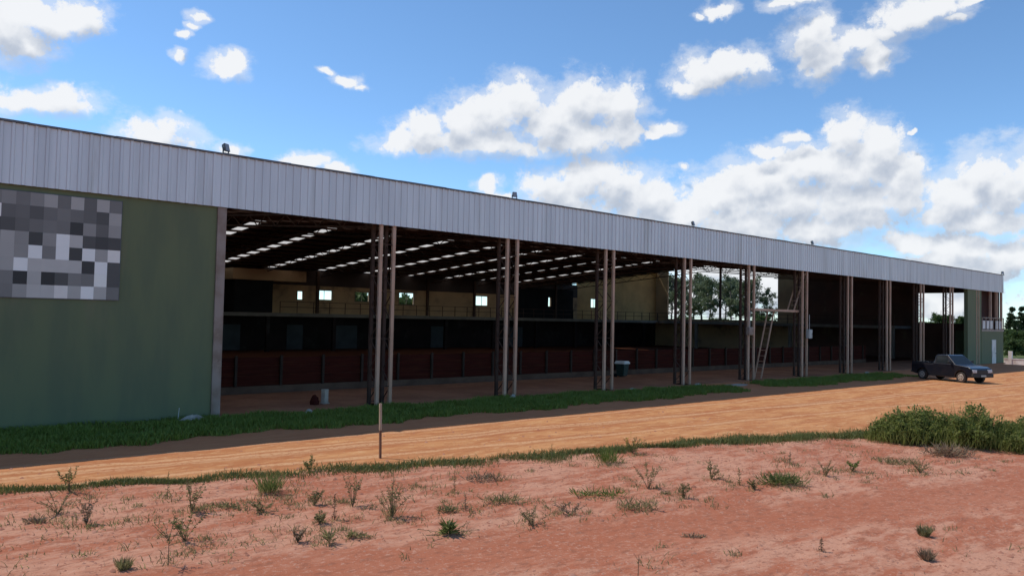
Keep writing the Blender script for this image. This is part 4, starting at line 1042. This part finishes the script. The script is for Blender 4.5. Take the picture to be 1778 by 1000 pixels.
def bush(name, loc, rx, ry, h, n, leaf, label, seed, lsize=(.04, .13), group='bushes on the verge'):
    r_ = np.random.default_rng(seed)
    t = empty(name, loc); tag(t, label, 'bush', group)
    st = MB(); tips = []
    for i in range(70):
        a = r_.uniform(0, 6.28); o = math.sqrt(r_.random())
        top = np.array((math.cos(a) * o * rx * .95, math.sin(a) * o * ry * .95, h * (1 - .55 * o ** 2) * r_.uniform(.62, 1.22)))
        foot = top * np.array((.45, .45, 0)) ; mid = foot + (top - foot) * .55 + r_.normal(0, .09, 3)
        st.tube(foot, mid, .010, .007, n=5, caps=False); st.tube(mid, top, .007, .003, n=5, caps=False)
        tips.append((foot, mid, top))
    st.build('stems', M['stem'], t)
    k = r_.integers(0, len(tips), n); u = r_.random(n) ** .6
    T0 = np.array([x[0] for x in tips])[k]; T1 = np.array([x[1] for x in tips])[k]; T2 = np.array([x[2] for x in tips])[k]
    c = np.where((u < .5)[:, None], T0 + (T1 - T0) * (u * 2)[:, None], T1 + (T2 - T1) * ((u - .5) * 2)[:, None]) + r_.normal(0, .06, (n, 3)) * np.array((1, 1, .7))
    c[:, 2] = np.abs(c[:, 2])
    d = unit(r_.normal(0, 1, (n, 3)) + np.array((0, 0, .35))); nr = unit(np.array((0, 0, 1.0)) + r_.normal(0, .55, (n, 3)))
    v, f = leaf_quads(c, d, nr, r_.uniform(*lsize, n), r_.uniform(lsize[0] * .5, lsize[1] * .55, n))
    q = 900                                             # long grass growing through the leaves
    a = r_.uniform(0, 6.28, q); o = np.sqrt(r_.random(q)) * 1.08
    gc = np.column_stack([np.cos(a) * o * rx, np.sin(a) * o * ry, np.zeros(q)]); gd = unit(np.column_stack([r_.normal(0, .35, (q, 2)), np.ones(q)]))
    gl = h * (1.15 - .7 * o ** 2) * r_.uniform(.6, 1.15, q) + .10
    v2, f2 = leaf_quads(gc, gd, unit(np.cross(gd, r_.normal(0, 1, (q, 3)))), gl, np.full(q, .016))
    np_mesh('foliage', np.concatenate([v, v2]), np.concatenate([f, f2 + len(v)]), M[leaf], parent=t)
bush('bush', (23.35, -14.85, -.02), 1.35, .95, .88, 9000, 'leaf_bush', 'big mounded green bush at the road edge, left half of the tall thicket', 41)
bush('bush', (23.9, -16.1, -.02), 1.35, 1.05, .98, 10000, 'leaf_bush', 'tallest bush of the verge thicket, right of the first big mound', 42)
bush('bush', (24.45, -17.3, -.02), 1.3, 1.0, .80, 9500, 'leaf_bush', 'lower spreading bush running out at the right edge', 43)
bush('bush', (23.0, -14.35, -.02), .95, .6, .55, 4200, 'leaf_bush', 'low thin bush tapering off to the left of the thicket', 44)

def tree(name, loc, h, kind, label, seed, group, lean=0):
    r_ = np.random.default_rng(seed)
    t = empty(name, loc); tag(t, label, 'tree', group)
    tr = MB()
    def limb(p, q, r0, r1, n=4):
        pts = [p + (q - p) * i / n + (r_.normal(0, .015, 3) * h if 0 < i < n else 0) for i in range(n + 1)]
        for i in range(n): tr.tube(pts[i], pts[i + 1], r0 + (r1 - r0) * i / n, r0 + (r1 - r0) * (i + 1) / n, n=6, caps=False)
    Z = np.zeros(3); top = np.array((lean, 0, h * .95)); limb(Z, top, h * .018, h * .004, 6)
    cl = []
    if kind == 'gum':
        for i in range(26):
            u = r_.uniform(.32, .97); a = r_.uniform(0, 6.28); ln = h * r_.uniform(.10, .26) * (1.25 - .6 * u)
            b = top * u; q = b + np.array((math.cos(a) * ln, math.sin(a) * ln, ln * r_.uniform(.3, 1.0))); limb(b, q, h * .006, h * .002, 3)
            cl.append((q, h * r_.uniform(.045, .085))); cl.append(((b + q) / 2, h * .04))
        nl, ls = 95, (.22, .46)
    elif kind == 'pine':
        for i in range(46):
            u = r_.uniform(.22, 1.0); a = r_.uniform(0, 6.28); ln = h * .2 * (1.12 - u)
            b = top * u; q = b + np.array((math.cos(a) * ln, math.sin(a) * ln, ln * .1)); limb(b, q, h * .004, h * .002, 2)
            cl.append((q, h * .045)); cl.append(((b + q) / 2, h * .045))
        nl, ls = 80, (.2, .45)
    else:
        for i in range(34):
            u = r_.uniform(.15, .95); a = r_.uniform(0, 6.28); ln = h * r_.uniform(.15, .5) * (1.1 - .55 * u)
            b = top * u * .8; q = b + np.array((math.cos(a) * ln, math.sin(a) * ln, ln * r_.uniform(-.1, .6))); limb(b, q, h * .006, h * .002, 3)
            cl.append((q, h * r_.uniform(.07, .12))); cl.append(((b + q) / 2, h * .08))
        nl, ls = 110, (.2, .45)
    tr.build('trunk', M['bark'], t)
    cc = np.concatenate([c + unit(r_.normal(0, 1, (nl, 3))) * (s * r_.random((nl, 1)) ** .5) * np.array((1, 1, .75)) for c, s in cl]); n = len(cc)
    d = unit(r_.normal(0, 1, (n, 3))); nr = unit(r_.normal(0, 1, (n, 3)) + np.array((0, 0, .8)))
    sz = r_.uniform(*ls, n)
    v, f = leaf_quads(cc, d, nr, sz, sz * r_.uniform(.35, .7, n))
    np_mesh('crown', v, f, M[{'gum': 'leaf_gum', 'pine': 'leaf_dark', 'bushy': 'leaf_hedge'}[kind]], parent=t)
    return t
def copy_tree(src, loc, sc, rz, label):
    o = src.copy(); COL.objects.link(o); o.location = loc; o.scale = (sc,) * 3; o.rotation_euler.z = rz; o['label'] = label
    for ch in src.children:
        d = ch.copy(); COL.objects.link(d); d.parent = o
    return o
TREES = [
    (122.7, 68.1, 12.5, 'gum', 'loose pale tree just inside the left edge of the big end opening', 0.3),
    (132.5, 70.2, 12.8, 'gum', 'airy gum tree seen through the opening behind the lattice column right of the tan wall', 1.2),
    (124.6, 61.1, 11.5, 'gum', 'dense gum tree left of the dark mullion in the end opening', 2.2),
    (139.7, 66.4, 12.6, 'gum', 'tall thin gum tree right of the dark mullion in the end opening', 3.1),
    (133.3, 58.7, 12.0, 'gum', 'gum tree half hidden by the lattice column beside the lower ladder', 4.0),
    (136.3, 56.1, 9.6, 'gum', 'lower green tree at the right edge of the big end opening', 5.0),
    (140.4, 79.1, 13.2, 'gum', 'pale gum tree farther back in the left third of the big end opening', 0.9),
    (148.0, 79.2, 13.5, 'gum', 'far gum tree between the two airy ones left of the mullion', 1.9),
    (149.3, 74.0, 13.0, 'gum', 'far gum tree directly behind the dark mullion', 2.9),
    (157.0, 75.2, 13.0, 'gum', 'far gum tree just left of the column beside the lower ladder', 3.7),
    (114.5, 59.3, 5.0, 'bushy', 'low grey-green scrub tree at the foot of the left gum trees', 0.5),
    (120.9, 56.4, 4.8, 'bushy', 'low scrub tree at the foot of the mullion in the end opening', 1.5),
    (126.3, 51.6, 5.6, 'bushy', 'dark scrub tree low in the right part of the big end opening', 2.5),
    (175.6, 41.4, 5.2, 'bushy', 'small dark tree low in the far window opening, left of its lattice column', 0.8),
    (177.6, 39.6, 7.0, 'bushy', 'rounded dark tree in the middle of the far window opening', 1.8),
    (181.1, 36.5, 6.8, 'bushy', 'dark tree at the right edge of the far window opening', 2.8),
    (183.2, 28.0, 8.3, 'pine', 'dark conifer beyond the far corner of the shed, nearest to the building', 0.2),
    (190.5, 28.2, 8.6, 'pine', 'tall dark conifer at the right edge of the picture', 1.1),
    (196.0, 27.4, 8.0, 'pine', 'dark conifer just outside the shade of the tall conifer at the right', 2.1),
    (136.8, 15.6, 4.6, 'bushy', 'rounded green tree below the nearer conifer beyond the corner', 0.7),
    (128.9, 11.9, 4.3, 'bushy', 'rounded green tree behind the white wall at the right edge', 1.7),
    (130.3, 10.7, 4.8, 'bushy', 'wide green tree at the far right behind the white wall', 2.7),
    (114.5, 8.6, 2.8, 'bushy', 'low bright green shrub tree directly above the white wall', 3.3),
    (115.7, 7.4, 3.0, 'bushy', 'low green shrub tree right of the one above the white wall', 4.3),
    (45.5, 62, 4.9, 'bushy', 'tree whose dark top fills the lower half of the widest-spaced second back window', 45.5),
    (50.7, 63, 7.8, 'bushy', 'green tree filling the third small back window', 50.7),
    (57.3, 62, 6.9, 'bushy', 'bright green tree filling the lower part of the fourth back window', 57.3),
    (70.5, 64, 4.8, 'bushy', 'low dark tree showing at the bottom of the fifth back window', 70.5),
]
PROTO = {}
for i, (x, y, h, kind, label, rz) in enumerate(TREES):
    z = -.65 if x > 86 and y < 30 else 0
    keyk = (kind, i % 2 if kind != 'pine' else 0)
    if keyk not in PROTO:
        H0 = {'gum': 12, 'pine': 9.5, 'bushy': 5.5}[kind]
        PROTO[keyk] = (tree('tree', (x, y, z), H0, kind, label, 500 + i, 'trees behind the shed'), H0)
        PROTO[keyk][0].scale = (h / H0,) * 3; PROTO[keyk][0].rotation_euler.z = rz
    else:
        src, H0 = PROTO[keyk]; copy_tree(src, (x, y, z), h / H0, rz, label)

# low white wall past the far corner
ww = empty('boundary_wall', (88, 0, -.66)); tag(ww, 'low sunlit white wall with one taller post past the far corner of the shed', 'wall')
b = MB(); b.box(-.1, .1, -7.5, 1.75, 0, .82); b.build('wall', M['white'], ww)
b = MB(); b.box(-.14, .14, -7.5, 1.75, .822, .90); b.build('coping', M['white'], ww)
b = MB(); b.box(-.16, .16, 1.05, 1.35, 0, 1.62); b.build('post', M['white'], ww)
